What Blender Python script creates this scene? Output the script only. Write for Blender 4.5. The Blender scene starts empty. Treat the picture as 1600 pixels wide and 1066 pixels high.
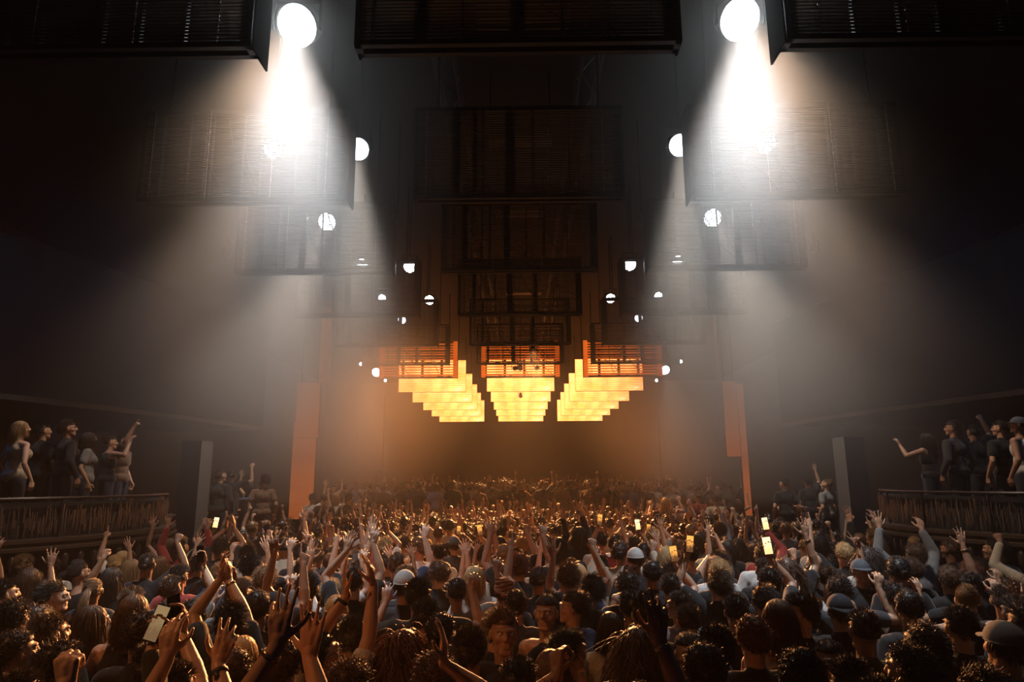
import bpy, bmesh, math, random
import numpy as np
from mathutils import Vector, Matrix, Quaternion
PI = math.pi
R = math.radians
S = bpy.context.scene
COL = S.collection

# ---------------------------------------------------------------- camera
FPX = 1067.0
CAM_Z = 2.55
PITCH, YAW, ROLL = R(11.6), R(0.70), R(-0.33)
cam_d = bpy.data.cameras.new('camera')
cam_d.sensor_width = 36.0
cam_d.lens = FPX * 36.0 / 1600.0
cam_d.clip_start = 0.05
cam_d.clip_end = 300
cam = bpy.data.objects.new('camera', cam_d)
COL.objects.link(cam)
CM = Matrix.Rotation(YAW, 4, 'Z') @ Matrix.Rotation(PI/2 + PITCH, 4, 'X') @ Matrix.Rotation(ROLL, 4, 'Z')
cam.matrix_world = Matrix.Translation((0, 0, CAM_Z)) @ CM
S.camera = cam
CR = CM.to_3x3()

def ray(px, py):
    return (CR @ Vector(((px - 800) / FPX, -(py - 533) / FPX, -1.0))).normalized()

def on_z(px, py, z):          # where the sight line through a pixel meets a height
    d = ray(px, py)
    t = (z - CAM_Z) / d.z
    return Vector((0, 0, CAM_Z)) + d * t

def on_y(px, py, y):          # ... meets a distance down the hall
    d = ray(px, py)
    return Vector((0, 0, CAM_Z)) + d * (y / d.y)

# ---------------------------------------------------------------- world, view, render choices
world = bpy.data.worlds.new('night')
S.world = world
world.use_nodes = True
bg = world.node_tree.nodes['Background']
bg.inputs[0].default_value = (0.10, 0.35, 1.0, 1)
bg.inputs[1].default_value = 0.012
S.view_settings.view_transform = 'Standard'
S.view_settings.look = 'None'
S.view_settings.exposure = 0.0
S.view_settings.gamma = 1.0
S.view_settings.use_curve_mapping = False
cy = S.cycles
cy.use_denoising = True
cy.denoiser = 'OPENIMAGEDENOISE'
cy.use_light_tree = True
cy.max_bounces = 3
cy.diffuse_bounces = 1
cy.glossy_bounces = 1
cy.transmission_bounces = 2
cy.transparent_max_bounces = 6
cy.volume_bounces = 0
cy.sample_clamp_indirect = 2.0
cy.sample_clamp_direct = 30.0
cy.use_adaptive_sampling = True
cy.adaptive_threshold = 0.05
cy.adaptive_min_samples = 16

# ---------------------------------------------------------------- lights: the hall's lamps and the added fill spots
# (x, y, z) for each lamp, its lens radius, its two beams and where it points; the left side, mirrored for the right side
H_BOT, H_TOP = CAM_Z + 4.0, CAM_Z + 5.45       # bottom and top of the hanging panels
ROW_Y = [5.70, 9.25, 12.7, 16.3, 20.1, 23.5, 26.6, 30.9, 35.0, 38.9, 42.7, 46.8]
WARM = (1.0, 0.72, 0.52)
COOL = (0.72, 0.88, 1.0)
AMBER = (1.0, 0.40, 0.13)
HAZE_DENSITY, HAZE_G, STEP_RATE = 0.0015, 0.0, 0.8
GLOW_DRIFTS = [((2.15, 6.9, 6.7), (.95, 1.2, 1.7), .40), ((2.4, 10.6, 5.7), (.7, 1.2, 1.8), .24), ((4.4, 11.2, 5.3), (1.9, 2.0, 1.8), .15),
          ((4.9, 15.0, 5.2), (2.0, 2.6, 1.9), .16), ((5.7, 20.5, 5.0), (1.9, 4.2, 2.3), .11), ((6.2, 31.0, 4.4), (1.8, 4.6, 2.4), .08)]  # added haze density, shaped so beams glow near their lamps and fade below


def spot(name, loc, target, power, color, angle, blend, radius, parent=None):
    l = bpy.data.lights.new(name, 'SPOT')
    l.energy = power; l.color = color; l.spot_size = R(angle); l.spot_blend = blend
    l.shadow_soft_size = radius
    o = bpy.data.objects.new(name, l); COL.objects.link(o)
    d = Vector(target) - Vector(loc)
    o.rotation_mode = 'QUATERNION'
    o.rotation_quaternion = d.to_track_quat('-Z', 'Y')
    if parent is not None:
        o.parent = parent; o.location = Vector(loc) - parent.location
    else:
        o.location = loc
    return o
# ---------------------------------------------------------------- mesh helper
class MB:
    def __init__(s): s.v = []; s.f = []; s.m = []
    def add(s, vs, fs, mi=0):
        n = len(s.v); s.v += [tuple(p) for p in vs]; s.f += [tuple(i + n for i in f) for f in fs]; s.m += [mi] * len(fs); return s
    def box(s, c, d, rot=None, mi=0):
        c = Vector(c); h = Vector(d) / 2
        vs = [Vector((x * h.x, y * h.y, z * h.z)) for x in (-1, 1) for y in (-1, 1) for z in (-1, 1)]
        if rot is not None: vs = [rot @ p for p in vs]
        return s.add([p + c for p in vs], [(0, 1, 3, 2), (4, 6, 7, 5), (0, 4, 5, 1), (2, 3, 7, 6), (0, 2, 6, 4), (1, 5, 7, 3)], mi)
    def tube(s, p0, p1, r0, r1=None, n=8, mi=0):
        p0, p1 = Vector(p0), Vector(p1); r1 = r0 if r1 is None else r1
        q = (p1 - p0).to_track_quat('Z', 'Y'); a = []; b = []
        for i in range(n):
            u = q @ Vector((math.cos(2 * PI * i / n), math.sin(2 * PI * i / n), 0))
            a.append(p0 + u * r0); b.append(p1 + u * r1)
        return s.add(a + b, [(i, (i + 1) % n, n + (i + 1) % n, n + i) for i in range(n)] + [tuple(reversed(range(n))), tuple(range(n, 2 * n))], mi)
    def lathe(s, prof, n=16, c=(0, 0, 0), q=None, mi=0):
        vs = []; fs = []; c = Vector(c)
        for (r, z) in prof:
            for i in range(n):
                p = Vector((r * math.cos(2 * PI * i / n), r * math.sin(2 * PI * i / n), z))
                if q is not None: p = q @ p
                vs.append(p + c)
        for j in range(len(prof) - 1):
            for i in range(n):
                fs.append((j * n + i, j * n + (i + 1) % n, (j + 1) * n + (i + 1) % n, (j + 1) * n + i))
        fs.append(tuple(reversed(range(n)))); fs.append(tuple(range((len(prof) - 1) * n, len(prof) * n)))
        return s.add(vs, fs, mi)
    def path(s, pts, r, n=6, mi=0):
        for a, b in zip(pts[:-1], pts[1:]): s.tube(a, b, r, r, n, mi)
        return s
    def build(s, name, mats, parent=None, smooth=False, bevel=0):
        me = bpy.data.meshes.new(name); me.from_pydata(s.v, [], s.f)
        for m in (mats if isinstance(mats, (list, tuple)) else [mats]): me.materials.append(m)
        me.polygons.foreach_set('material_index', s.m)
        if smooth: me.shade_smooth()
        me.update()
        o = bpy.data.objects.new(name, me); COL.objects.link(o)
        if parent is not None: o.parent = parent
        if bevel:
            b = o.modifiers.new('bevel', 'BEVEL'); b.width = bevel; b.segments = 2; b.limit_method = 'ANGLE'
        return o

def empty(name, loc=(0, 0, 0), rz=0):
    o = bpy.data.objects.new(name, None); COL.objects.link(o); o.location = loc; o.rotation_euler = (0, 0, rz)
    o.empty_display_size = 0.1
    return o

def tag(o, label=None, cat=None, group=None, kind=None):
    if label: o['label'] = label
    if cat: o['category'] = cat
    if group: o['group'] = group
    if kind: o['kind'] = kind
    return o

def copy_tree(o, parent=None):
    c = o.copy(); COL.objects.link(c)
    if parent is not None: c.parent = parent
    for ch in list(o.children): copy_tree(ch, c)
    return c

# ---------------------------------------------------------------- materials
def mat(name, col=(.5, .5, .5), rough=.5, metal=0., emit=None, es=0., objcol=False, noise=0., nscale=8., spec=.5, sheen=0.):
    m = bpy.data.materials.new(name); m.use_nodes = True
    nt = m.node_tree; b = nt.nodes['Principled BSDF']
    b.inputs['Base Color'].default_value = (*col, 1)
    b.inputs['Roughness'].default_value = rough; b.inputs['Metallic'].default_value = metal
    b.inputs['Specular IOR Level'].default_value = spec
    if sheen: b.inputs['Sheen Weight'].default_value = sheen
    src = None
    if objcol:
        oi = nt.nodes.new('ShaderNodeObjectInfo'); src = oi.outputs['Color']
    if noise:
        tc = nt.nodes.new('ShaderNodeTexCoord'); n = nt.nodes.new('ShaderNodeTexNoise'); n.inputs['Scale'].default_value = nscale
        nt.links.new(tc.outputs['Object'], n.inputs['Vector'])
        mx = nt.nodes.new('ShaderNodeMix'); mx.data_type = 'RGBA'; mx.blend_type = 'MULTIPLY'; mx.inputs[0].default_value = noise
        if src: nt.links.new(src, mx.inputs[6])
        else: mx.inputs[6].default_value = (*col, 1)
        nt.links.new(n.outputs['Fac'], mx.inputs[7]); src = mx.outputs[2]
    if src: nt.links.new(src, b.inputs['Base Color'])
    if emit:
        b.inputs['Emission Color'].default_value = (*emit, 1); b.inputs['Emission Strength'].default_value = es
    return m

M = {}
M['black_metal'] = mat('black_powder_coated_steel', (.016, .017, .02), .45, .3)
M['bright_metal'] = mat('bare_aluminium', (.35, .33, .3), .35, .9)
M['slat'] = mat('dark_louvre', (.045, .042, .04), .38, .5)
M['wall'] = mat('black_wall_paint', (.016, .018, .022), .9, noise=.5, nscale=.7)
M['floor'] = mat('dark_floor', (.02, .018, .017), .5, noise=.6, nscale=2)
M['ceiling'] = mat('black_ceiling', (.012, .013, .016), .95, noise=.5, nscale=1.1)
M['dark_wood'] = mat('dark_lacquered_edge', (.05, .035, .028), .3)
M['matte'] = mat('matte_black_cloth', (.004, .004, .005), 1.0, spec=.05)
M['lens'] = mat('lit_lens', (.9, .9, .9), .3, emit=(.86, .95, 1.0), es=26)
M['lens_dim'] = mat('lit_lens_far', (.9, .9, .9), .3, emit=(.80, .88, 1.0), es=7)
M['strands'] = mat('glass_beads', (.22, .19, .16), .22, .6)
M['paper'] = mat('painted_pier', (.07, .062, .055), .9)

def led_mat(name, c0, c1, s, scale=1.3, grid=True):
    m = bpy.data.materials.new(name); m.use_nodes = True; nt = m.node_tree; b = nt.nodes['Principled BSDF']
    b.inputs['Base Color'].default_value = (.02, .02, .02, 1); b.inputs['Roughness'].default_value = .6
    tc = nt.nodes.new('ShaderNodeTexCoord'); n = nt.nodes.new('ShaderNodeTexNoise'); n.inputs['Scale'].default_value = scale
    n.inputs['Detail'].default_value = 3
    mp = nt.nodes.new('ShaderNodeMapping'); mp.inputs['Scale'].default_value = (1, 1, 1.6)
    nt.links.new(tc.outputs['Object'], mp.inputs[0]); nt.links.new(mp.outputs[0], n.inputs['Vector'])
    r = nt.nodes.new('ShaderNodeValToRGB'); r.color_ramp.elements[0].position = .35; r.color_ramp.elements[1].position = .68
    r.color_ramp.elements[0].color = (*c0, 1); r.color_ramp.elements[1].color = (*c1, 1)
    nt.links.new(n.outputs['Fac'], r.inputs[0])
    e = r.color_ramp.elements.new(.86); e.color = (1.0, min(1, c1[1] * 1.9), min(1, c1[2] * 3.2), 1)
    if grid:      # the pixel rows and module joints of the strips
        sp = nt.nodes.new('ShaderNodeSeparateXYZ'); nt.links.new(tc.outputs['Object'], sp.inputs[0])
        def wave(o, k, lo):
            a = nt.nodes.new('ShaderNodeMath'); a.operation = 'MULTIPLY'; a.inputs[1].default_value = k; nt.links.new(o, a.inputs[0])
            w = nt.nodes.new('ShaderNodeMath'); w.operation = 'SINE'; nt.links.new(a.outputs[0], w.inputs[0])
            g = nt.nodes.new('ShaderNodeMapRange'); g.inputs['From Min'].default_value = -.6; g.inputs['From Max'].default_value = .6; g.inputs['To Min'].default_value = lo; g.inputs['To Max'].default_value = 1
            nt.links.new(w.outputs[0], g.inputs['Value']); return g.outputs[0]
        mm = nt.nodes.new('ShaderNodeMath'); mm.operation = 'MULTIPLY'; nt.links.new(wave(sp.outputs['X'], 8.2, .8), mm.inputs[0]); nt.links.new(wave(sp.outputs['Z'], 62., .8), mm.inputs[1])
        ms = nt.nodes.new('ShaderNodeMath'); ms.operation = 'MULTIPLY'; ms.inputs[1].default_value = s; nt.links.new(mm.outputs[0], ms.inputs[0]); nt.links.new(ms.outputs[0], b.inputs['Emission Strength'])
    nt.links.new(r.outputs[0], b.inputs['Emission Color'])
    b.inputs['Emission Strength'].default_value = s
    return m

M['led_yellow'] = led_mat('amber_led_strips', (1.0, .22, .035), (1.0, .34, .10), 4.0)
M['led_red'] = led_mat('deep_orange_led_strips', (.9, .10, .008), (1.0, .17, .015), .9)
M['led_column'] = led_mat('orange_led_banner', (.62, .13, .03), (.9, .24, .07), .36, .5, False)

# ---------------------------------------------------------------- setting
def struct(name, c, d, m, rot=None):
    o = MB().box(c, d, rot).build(name, m); o['kind'] = 'structure'; return o
struct('floor', (0, 26, -.1), (40, 60, .2), M['floor'])
struct('ceiling', (0, 26, 10.1), (40, 60, .2), M['ceiling'])
struct('wall_left', (-15.1, 26, 5), (.2, 60, 10.4), M['wall'])
struct('wall_right', (15.1, 26, 5), (.2, 60, 10.4), M['wall'])
struct('wall_back', (0, 52.1, 5), (30, .2, 10.4), M['wall'])
# soffit of the upper gallery on each side, with a lighter edge, and the wall pier below
for sd, nm in ((-1, 'left'), (1, 'right')):
    pts = [(-7.75, 20.5), (-8.35, 16.5), (-9.4, 12.8), (-11.0, 9.2), (-13.0, 6.0)]
    b = MB(); t = MB()
    for (x0, y0), (x1, y1) in zip(pts[:-1], pts[1:]):
        x0 *= -sd; x1 *= -sd
        for bb, z0, z1, off in ((b, 4.20, 7.2, 0), (t, 4.08, 4.19, .03 * sd)):
            a = [(x0 - off, y0, z0), (x1 - off, y1, z0), (x1 - off, y1, z1), (x0 - off, y0, z1)]
            w = [(sd * 15.0, y0, z0), (sd * 15.0, y1, z0), (sd * 15.0, y1, z1), (sd * 15.0, y0, z1)]
            bb.add(a + w, [(0, 1, 2, 3), (0, 4, 5, 1), (3, 2, 6, 7), (0, 3, 7, 4), (1, 5, 6, 2)])
    o = b.build('wall_gallery_' + nm, M['wall']); o['kind'] = 'structure'
    o = t.build('trim_gallery_' + nm, M['dark_wood']); o['kind'] = 'structure'
    o = MB().box((sd * 6.55, 13.9, 1.72), (.42, .4, 3.3), Matrix.Rotation(sd * R(8), 3, 'Z')).build('wall_pier_' + nm, M['paper']); o['kind'] = 'structure'
# raised stage at the head of the dance floor
struct('floor_stage', (0, 29.5, .36), (15.5, 17.0, .72), M['floor'])

# ---------------------------------------------------------------- hanging panels
PW = 3.06
def panel_parts(root, i, lit, seed, side):
    rnd = random.Random(seed)
    h = H_TOP - H_BOT; D = .14 if lit < 2 else .1
    fm = M['black_metal'] if lit < 1 else M['led_red'] if lit == 1 else M['led_yellow']
    rails = MB()
    for z in (0.03, h - .03):
        for y in (0, D):
            rails.box((0, y, z), (PW, .06 if lit < 2 else .03, .06))
    for x in (-PW / 2 + .03, PW / 2 - .03):
        for z in (0.03, h - .03): rails.box((x, D / 2, z), (.06, D, .06))
        for y in (0, D): rails.box((x, y, h / 2), (.06, .06, h))
    rails.build('frame', M['black_metal'], root)
    # side leg plates: solid vertical cheeks of the box
    if lit < 2:
        for x in ((-1, 1) if side == 0 else (-side,)):
            MB().box((x * (PW / 2 - .004), .12 if side == 0 else .2, h / 2), (.02, .2 if side == 0 else .38, h - .02)).build('side_plate', M['matte'], root)
    sl = MB()
    if lit == 2:
        n = 16; p = (h) / n
        for k in range(n): sl.box((0, -.04, p * (k + .5)), (PW, .02, p * .93))
        sl.build('led_strips', M['led_yellow'], root)
        for x in (-1.2, 1.2):
            MB().tube((x, D / 2, h), (x, D / 2, 10.0 - H_BOT), .018).build('suspension_rod', M['black_metal'], root)
        return
    n = 36 if i < 5 else 22 if lit == 0 else 13
    p = (h - .12) / n
    for k in range(n): sl.box((0, -.035, .06 + p * (k + .5)), (PW - .08, .03, p * (.30 if lit == 0 else .42)))
    sl.build('louvre', M['slat'] if lit == 0 else M['led_red'], root)
    UPR = [((.05, .02), (.2, .12), (.33, .03), (.5, .14), (.64, .03), (.78, .03), (.975, .13)),
           ((.04, .02), (.09, .02), (.20, .11), (.29, .06), (.33, .02), (.46, .14), (.57, .02), (.74, .02), (.85, .02), (.975, .13)),
           ((.03, .02), (.08, .02), (.15, .11), (.26, .03), (.31, .03), (.42, .12), (.545, .02), (.66, .03), (.975, .14)),
           ((.05, .02), (.13, .08), (.3, .03), (.42, .14), (.63, .10), (.80, .02), (.975, .13))]
    for f, w in (UPR[min(i, 3)] if i < 6 else ((.04, .1), (.3, .1), (.55, .1), (.8, .1))):
        x = (-PW / 2 + PW * f) * (1 if side <= 0 else -1)
        MB().box((x, D * .5 if w > .1 else .05, h / 2), (w, .06, h - .1)).build('upright', M['black_metal'], root)
    # lacing, cables and clamps behind the louvre
    if i < 7:
        c = MB()
        for q in range(3):
            x0 = rnd.uniform(-1.3, .5); x1 = x0 + rnd.uniform(.3, .9)
            pts = []
            for s in range(9):
                t = s / 8; pts.append((x0 + (x1 - x0) * t, D * .7, h - .08 - (h - .2) * (t ** .7) + .05 * math.sin(t * 9 + q)))
            c.path(pts, .012, 5)
        pts = [(-1.4 + 2.8 * s / 14, D * .85, .09 + .04 * abs(math.sin(s * 1.7 + seed))) for s in range(15)]
        c.path(pts, .018, 5)
        c.build('cable', M['black_metal'], root)
        for f in ((.06, .33, .64, .90) if side <= 0 else (.94, .67, .36, .10)):
            x = f * PW - PW / 2; ch = MB().tube((x, -.058, .03), (x, -.058, h - .03), .003, n=5)
            for q in range(7):
                z = .06 + (h - .15) * (q + rnd.random() * .6) / 7; ch.box((x, -.06, z), (rnd.choice((.008, .02)), .012, rnd.choice((.015, .03))))
            ch.build('chain', M['bright_metal'], root)
    if lit == 1:
        g = MB()
        for x in (-1, 1): g.box((x * (PW / 2 - .07), -.06, h / 2), (.17, .02, h))
        g.box((0, -.06, .10), (PW, .02, .07))
        g.build('led_edge', M['led_red'], root)
    # suspension rods
    for x in (-1.2, 1.2):
        MB().tube((x, D / 2, h), (x, D / 2, 10.0 - H_BOT), .018).build('suspension_rod', M['black_metal'], root)

side_name = {-1: 'left', 0: 'middle', 1: 'right'}
ordn = ['nearest', 'second', 'third', 'fourth', 'fifth', 'sixth', 'seventh', 'eighth', 'ninth', 'tenth', 'eleventh', 'farthest']
for i, yy in enumerate(ROW_Y):
    for sd in (-1, 0, 1):
        lit = 0 if i < 6 else (1 if i == 6 else 2)
        xo = sd * (2.50 + PW / 2)
        root = empty('hanging_led_screen' if lit else 'louvred_ceiling_unit', (xo, yy, H_BOT))
        panel_parts(root, i, lit, i * 3 + sd + 5, sd)
        look = {0: 'dark louvred metal panel hanging', 1: 'dark panel edged in deep orange light hanging', 2: 'glowing amber light panel hanging'}[lit]
        tag(root, '%s in the %s row, %s from the camera' % (look, side_name[sd], ordn[i]), 'hanging screen', 'hanging panels of the %s row' % side_name[sd])

# ---------------------------------------------------------------- lamps
def lamp(loc, aim, r, lens, label, group):
    root = empty('stage_lamp', loc)
    q = (Vector(aim) - Vector(loc)).to_track_quat('Z', 'Y')
    MB().lathe([(r * .55, -.30), (r * .9, -.24), (r * 1.04, -.03), (r * 1.06, .01), (r * .99, .012), (r * .99, .0)], 24, q=q).build('housing', M['black_metal'], root, True)
    MB().lathe([(r * .97, .004), (r * .9, .018), (r * .5, .035), (.001, .04)], 24, q=q).build('lens', lens, root, True)
    y = MB()
    for sx in (-1, 1): y.box((sx * (r + .03), 0, .12), (.02, .05, .34))
    y.box((0, 0, .30), (2 * r + .08, .05, .02)); y.tube((0, 0, .3), (0, 0, 10.0 - loc[2]), .018)
    y.build('yoke', M['black_metal'], root)
    tag(root, label, 'lamp', group)
    return root

#  px, py, row index (distance), lens r, lens, beams [(dx, dy, dz aim, power, color, angle, blend)], label
LAMPS = [
 (464, 40, 6.7, .23, 'lens', [(.05, .4, -4.2, 3200, COOL, 54, 1.0), (-.7, .2, -4.2, 1500, WARM, 80, 1.0)], 'biggest blazing white lamp'),
 (560, 233, 9.95, .175, 'lens', [(.15, .4, -4.0, 1700, (1, .90, .78), 34, 1.0)], 'white lamp at the inner end of the second panel'),
 (427, 232, 10.1, .16, 'lens', [(-1.5, .1, -3.2, 1100, WARM, 50, 1.0)], 'white lamp showing through the second panel'),
 (511, 347, 13.5, .19, 'lens', [(-1.3, .1, -3.4, 2600, (1, .84, .70), 58, 1.0)], 'white lamp showing through the third panel'),
 (640, 417, 16.9, .16, 'lens', [(-.1, .2, -4, 250, WARM, 30, 1.0)], 'half hidden white lamp at the inner end of the fourth panel'),
 (566, 412, 16.9, .13, 'lens', [(-1.2, .2, -4, 1300, WARM, 58, 1.0)], 'small white lamp above the fourth panel'),
 (597, 466, 20.7, .12, 'lens', [(-1.4, .2, -4, 900, WARM, 58, 1.0)], 'small white lamp behind the fourth panel'),
 (671, 469, 20.7, .15, 'lens', [(-.1, .2, -4, 120, WARM, 32, 1.0)], 'white lamp at the inner end of the fifth panel'),
 (628, 500, 24.1, .15, 'lens_dim', [(-1.0, .2, -4, 200, WARM, 50, 1.0)], 'pale lamp behind the fifth panel'),
 (588, 582, 29.5, .20, 'lens', [(-.8, .2, -4, 1000, WARM, 66, 1.0)], 'low white lamp beyond the outer end of the orange edged panel'),
 (564, 569, 27.5, .07, 'lens', [], 'tiny white lamp just above the low lamp'),
]
for (px, py, yy, r, ln, beams, lab) in LAMPS:
    for sd in (-1, 1):
        p = on_y(px, py, yy) if sd < 0 else on_y(px, py, yy)
        loc = Vector((-sd * abs(p.x) * -1 if sd > 0 else p.x, yy, p.z))
        loc.x = sd * abs(p.x)
        aimv = Vector((sd * .15, -1.0, -.55)) if yy > 7 else Vector((sd * .2, -1.0, -.9))
        root = lamp(loc, loc + aimv, r, M[ln], '%s, %s side' % (lab, 'left' if sd < 0 else 'right'), 'white stage lamps')
        for (dx, dy, dz, pw, c, ang, bl) in beams:
            off = aimv.normalized() * .08
            spot('lamp_beam', loc + off, loc + off + Vector((-sd * dx * 1.0 if False else (dx if sd < 0 else -dx), dy, dz)), pw, c, ang, bl, r * .5, root)

# amber stage spots light the crowd from the front; the last is unseen added fill
for k, (x, yy, tx, ty, pw, ang, lab) in enumerate([
        (-.2, 24.3, -1.9, 6.5, 32000, 19, 'amber spot behind the sixth middle panel, left'), (.6, 24.3, -.3, 10.5, 35000, 32, 'amber spot behind the sixth middle panel, right'),
        (.4, 20.8, .3, 15.6, 6500, 66, 'amber spot behind the fifth middle panel'),
        (0.0, 24.4, 0.0, 19.4, 4800, 66, 'amber spot behind the sixth middle panel, centre'), (0.0, 32.6, 0.0, 26.5, 2600, 70, 'amber spot behind the eighth middle panel'),
        (-4.6, 1.4, -1.7, 3.5, 420, 40, 'added amber fill spot over the near left corner of the crowd')]):
    loc = Vector((x, yy, H_BOT - .02))
    root = lamp(loc, (tx, ty, 1.6), .08, M['slat'], lab, 'amber stage spots')
    spot('amber_beam', loc + (Vector((tx, ty, 1.6)) - loc).normalized() * .06, (tx, ty, 1.6), pw, AMBER, ang, .7, .07, root)
# blue fill lamps added high over each side to tint the dark haze
for sd in (-1, 1):
    for yy, pw in ((9.0, 160), (20.0, 260)):
        loc = Vector((sd * 9.0, yy, 9.4))
        root = lamp(loc, loc + Vector((sd * .3, 0, -1)), .12, M['slat'], 'added blue fill lamp high over the %s side, %s' % ('left' if sd < 0 else 'right', 'near' if yy < 10 else 'far'), 'added blue fill lamps')
        spot('blue_fill', loc + Vector((0, 0, -.1)), loc + Vector((sd * .3, 0, -3)), pw, (.10, .38, 1.0), 130, .6, .1, root)

# ---------------------------------------------------------------- orange banners and poles
for sd in (-1, 1):
    nm = 'left' if sd < 0 else 'right'
    def slab(x0, x1, ya, yb, dist, lab):
        a = on_y(x0, ya, dist); b = on_y(x1, yb, dist)
        x0w = a.x; x1w = b.x
        if sd > 0 and False: pass
        root = empty('led_banner', ((x0w + x1w) / 2, dist, min(a.z, b.z)))
        w = abs(x1w - x0w); h = abs(a.z - b.z)
        MB().box((0, .06, h / 2), (w, .1, h)).build('casing', M['black_metal'], root, bevel=.006)
        MB().box((0, 0, h / 2), (w - .02, .02, h - .02)).build('led_face', M['led_column'], root)
        if 'hanging' in lab:
            for x in (-w * .35, w * .35): MB().tube((x, .06, h), (x, .06, 10.0 - min(a.z, b.z)), .012).build('hanger', M['black_metal'], root)
        tag(root, lab, 'light banner', 'orange light banners')
        return root
    if sd < 0:
        slab(465, 497, 598, 684, 20.0, 'hanging orange light banner, upper left of the dance floor')
        slab(459, 488, 660, 812, 20.3, 'tall orange light banner standing at the left edge of the dance floor')
        slab(503, 514, 480, 598, 27.0, 'narrow faint orange banner hanging high behind the left banners')
    else:
        slab(1128, 1158, 596, 714, 20.0, 'hanging orange light banner, upper right of the dance floor')
        slab(1150, 1177, 600, 818, 20.3, 'tall orange light banner standing at the right edge of the dance floor')
        slab(1113, 1125, 476, 602, 27.0, 'narrow faint orange banner hanging high behind the right banners')
    p0 = on_y(602 if sd < 0 else 1026, 597, 28.0); z1 = .72
    root = empty('hanging_pole', (p0.x, 28.0, z1))
    MB().tube((0, 0, 0), (0, 0, p0.z - z1), .022).build('shaft', M['bright_metal'], root)
    MB().lathe([(.03, 0), (.055, .03), (.055, .1), (.02, .13)], 12, (0, 0, p0.z - z1)).build('tip_light', M['lens_dim'], root, True)
    tag(root, 'thin metal pole with a small light on top, %s of the glowing panels' % nm, 'pole')

# overhead steelwork between the rows
for k, (x, z) in enumerate([(-1.2, 9.35), (1.2, 9.35)]):
    root = empty('ceiling_truss', (x, 3, z))
    for dx in (-.16, .16):
        for dz in (-.16, .16): MB().tube((dx, 0, dz), (dx, 46, dz), .028, n=6).build('chord', M['black_metal'], root)
    lc = MB()
    for j in range(64):
        y0 = j * .72; s = 1 if j % 2 else -1
        lc.tube((-.16, y0, s * .16), (-.16, y0 + .72, -s * .16), .014, n=5).tube((.16, y0, s * .16), (.16, y0 + .72, -s * .16), .014, n=5).tube((s * .16, y0, -.16), (-s * .16, y0 + .72, -.16), .014, n=5)
    lc.build('lacing', M['black_metal'], root)
    for j in range(5): MB().tube((0, 2 + j * 10, .16), (0, 2 + j * 10, 10.0 - z), .02).build('hanger', M['black_metal'], root)
    tag(root, 'long black roof truss running over the %s side of the middle row' % ('left' if x < 0 else 'right'), 'truss', 'roof trusses')
# round safety fans seen by the third panels, and slotted gratings over the middle row
for sd in (-1, 1):
    p = on_y(620, 347, 13.0)
    root = empty('ceiling_fan', (sd * abs(p.x), 13.0, p.z))
    g = MB()
    for rr in (.05, .1, .15):
        pts = [(rr * math.cos(a * PI / 8), 0, rr * math.sin(a * PI / 8)) for a in range(17)]
        g.path(pts, .006, 5)
    for a in range(8): g.tube((0, 0, 0), (.15 * math.cos(a * PI / 4), 0, .15 * math.sin(a * PI / 4)), .005, n=5)
    g.build('guard', M['bright_metal'], root)
    bl = MB()
    for a in range(5):
        bl.box((.06 * math.cos(a * PI * .4), .05, .06 * math.sin(a * PI * .4)), (.1, .01, .045), Matrix.Rotation(-a * PI * .4, 3, 'Y'))
    bl.build('blades', M['slat'], root)
    MB().tube((0, .06, 0), (0, .06, 9.9 - p.z), .015).build('hanger', M['black_metal'], root)
    tag(root, 'small round caged fan beside the third panel, %s side' % ('left' if sd < 0 else 'right'), 'fan')
for k, (px0, px1, py, yy) in enumerate([(742, 893, 10, 6.2), (763, 863, 213, 11.2), (774, 852, 330, 15.0), (790, 850, 406, 18.4), (790, 846, 457, 22.0)]):
    a = on_y(px0, py, yy); b = on_y(px1, py, yy)
    root = empty('grating', ((a.x + b.x) / 2, yy, a.z)); w = b.x - a.x
    g = MB()
    for j in range(5): g.box((0, j * .09, 0), (w, .05, .012))
    g.build('bars', M['bright_metal'], root)
    MB().tube((-w / 2 + .03, .2, 0), (-w / 2 + .03, .2, 9.98 - a.z), .012).build('hanger', M['black_metal'], root)
    MB().tube((w / 2 - .03, .2, 0), (w / 2 - .03, .2, 9.98 - a.z), .012).build('hanger', M['black_metal'], root)
    tag(root, 'slotted metal grating above the middle row, %s from the camera' % ordn[k], 'grating', 'gratings over the middle row')

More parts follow.
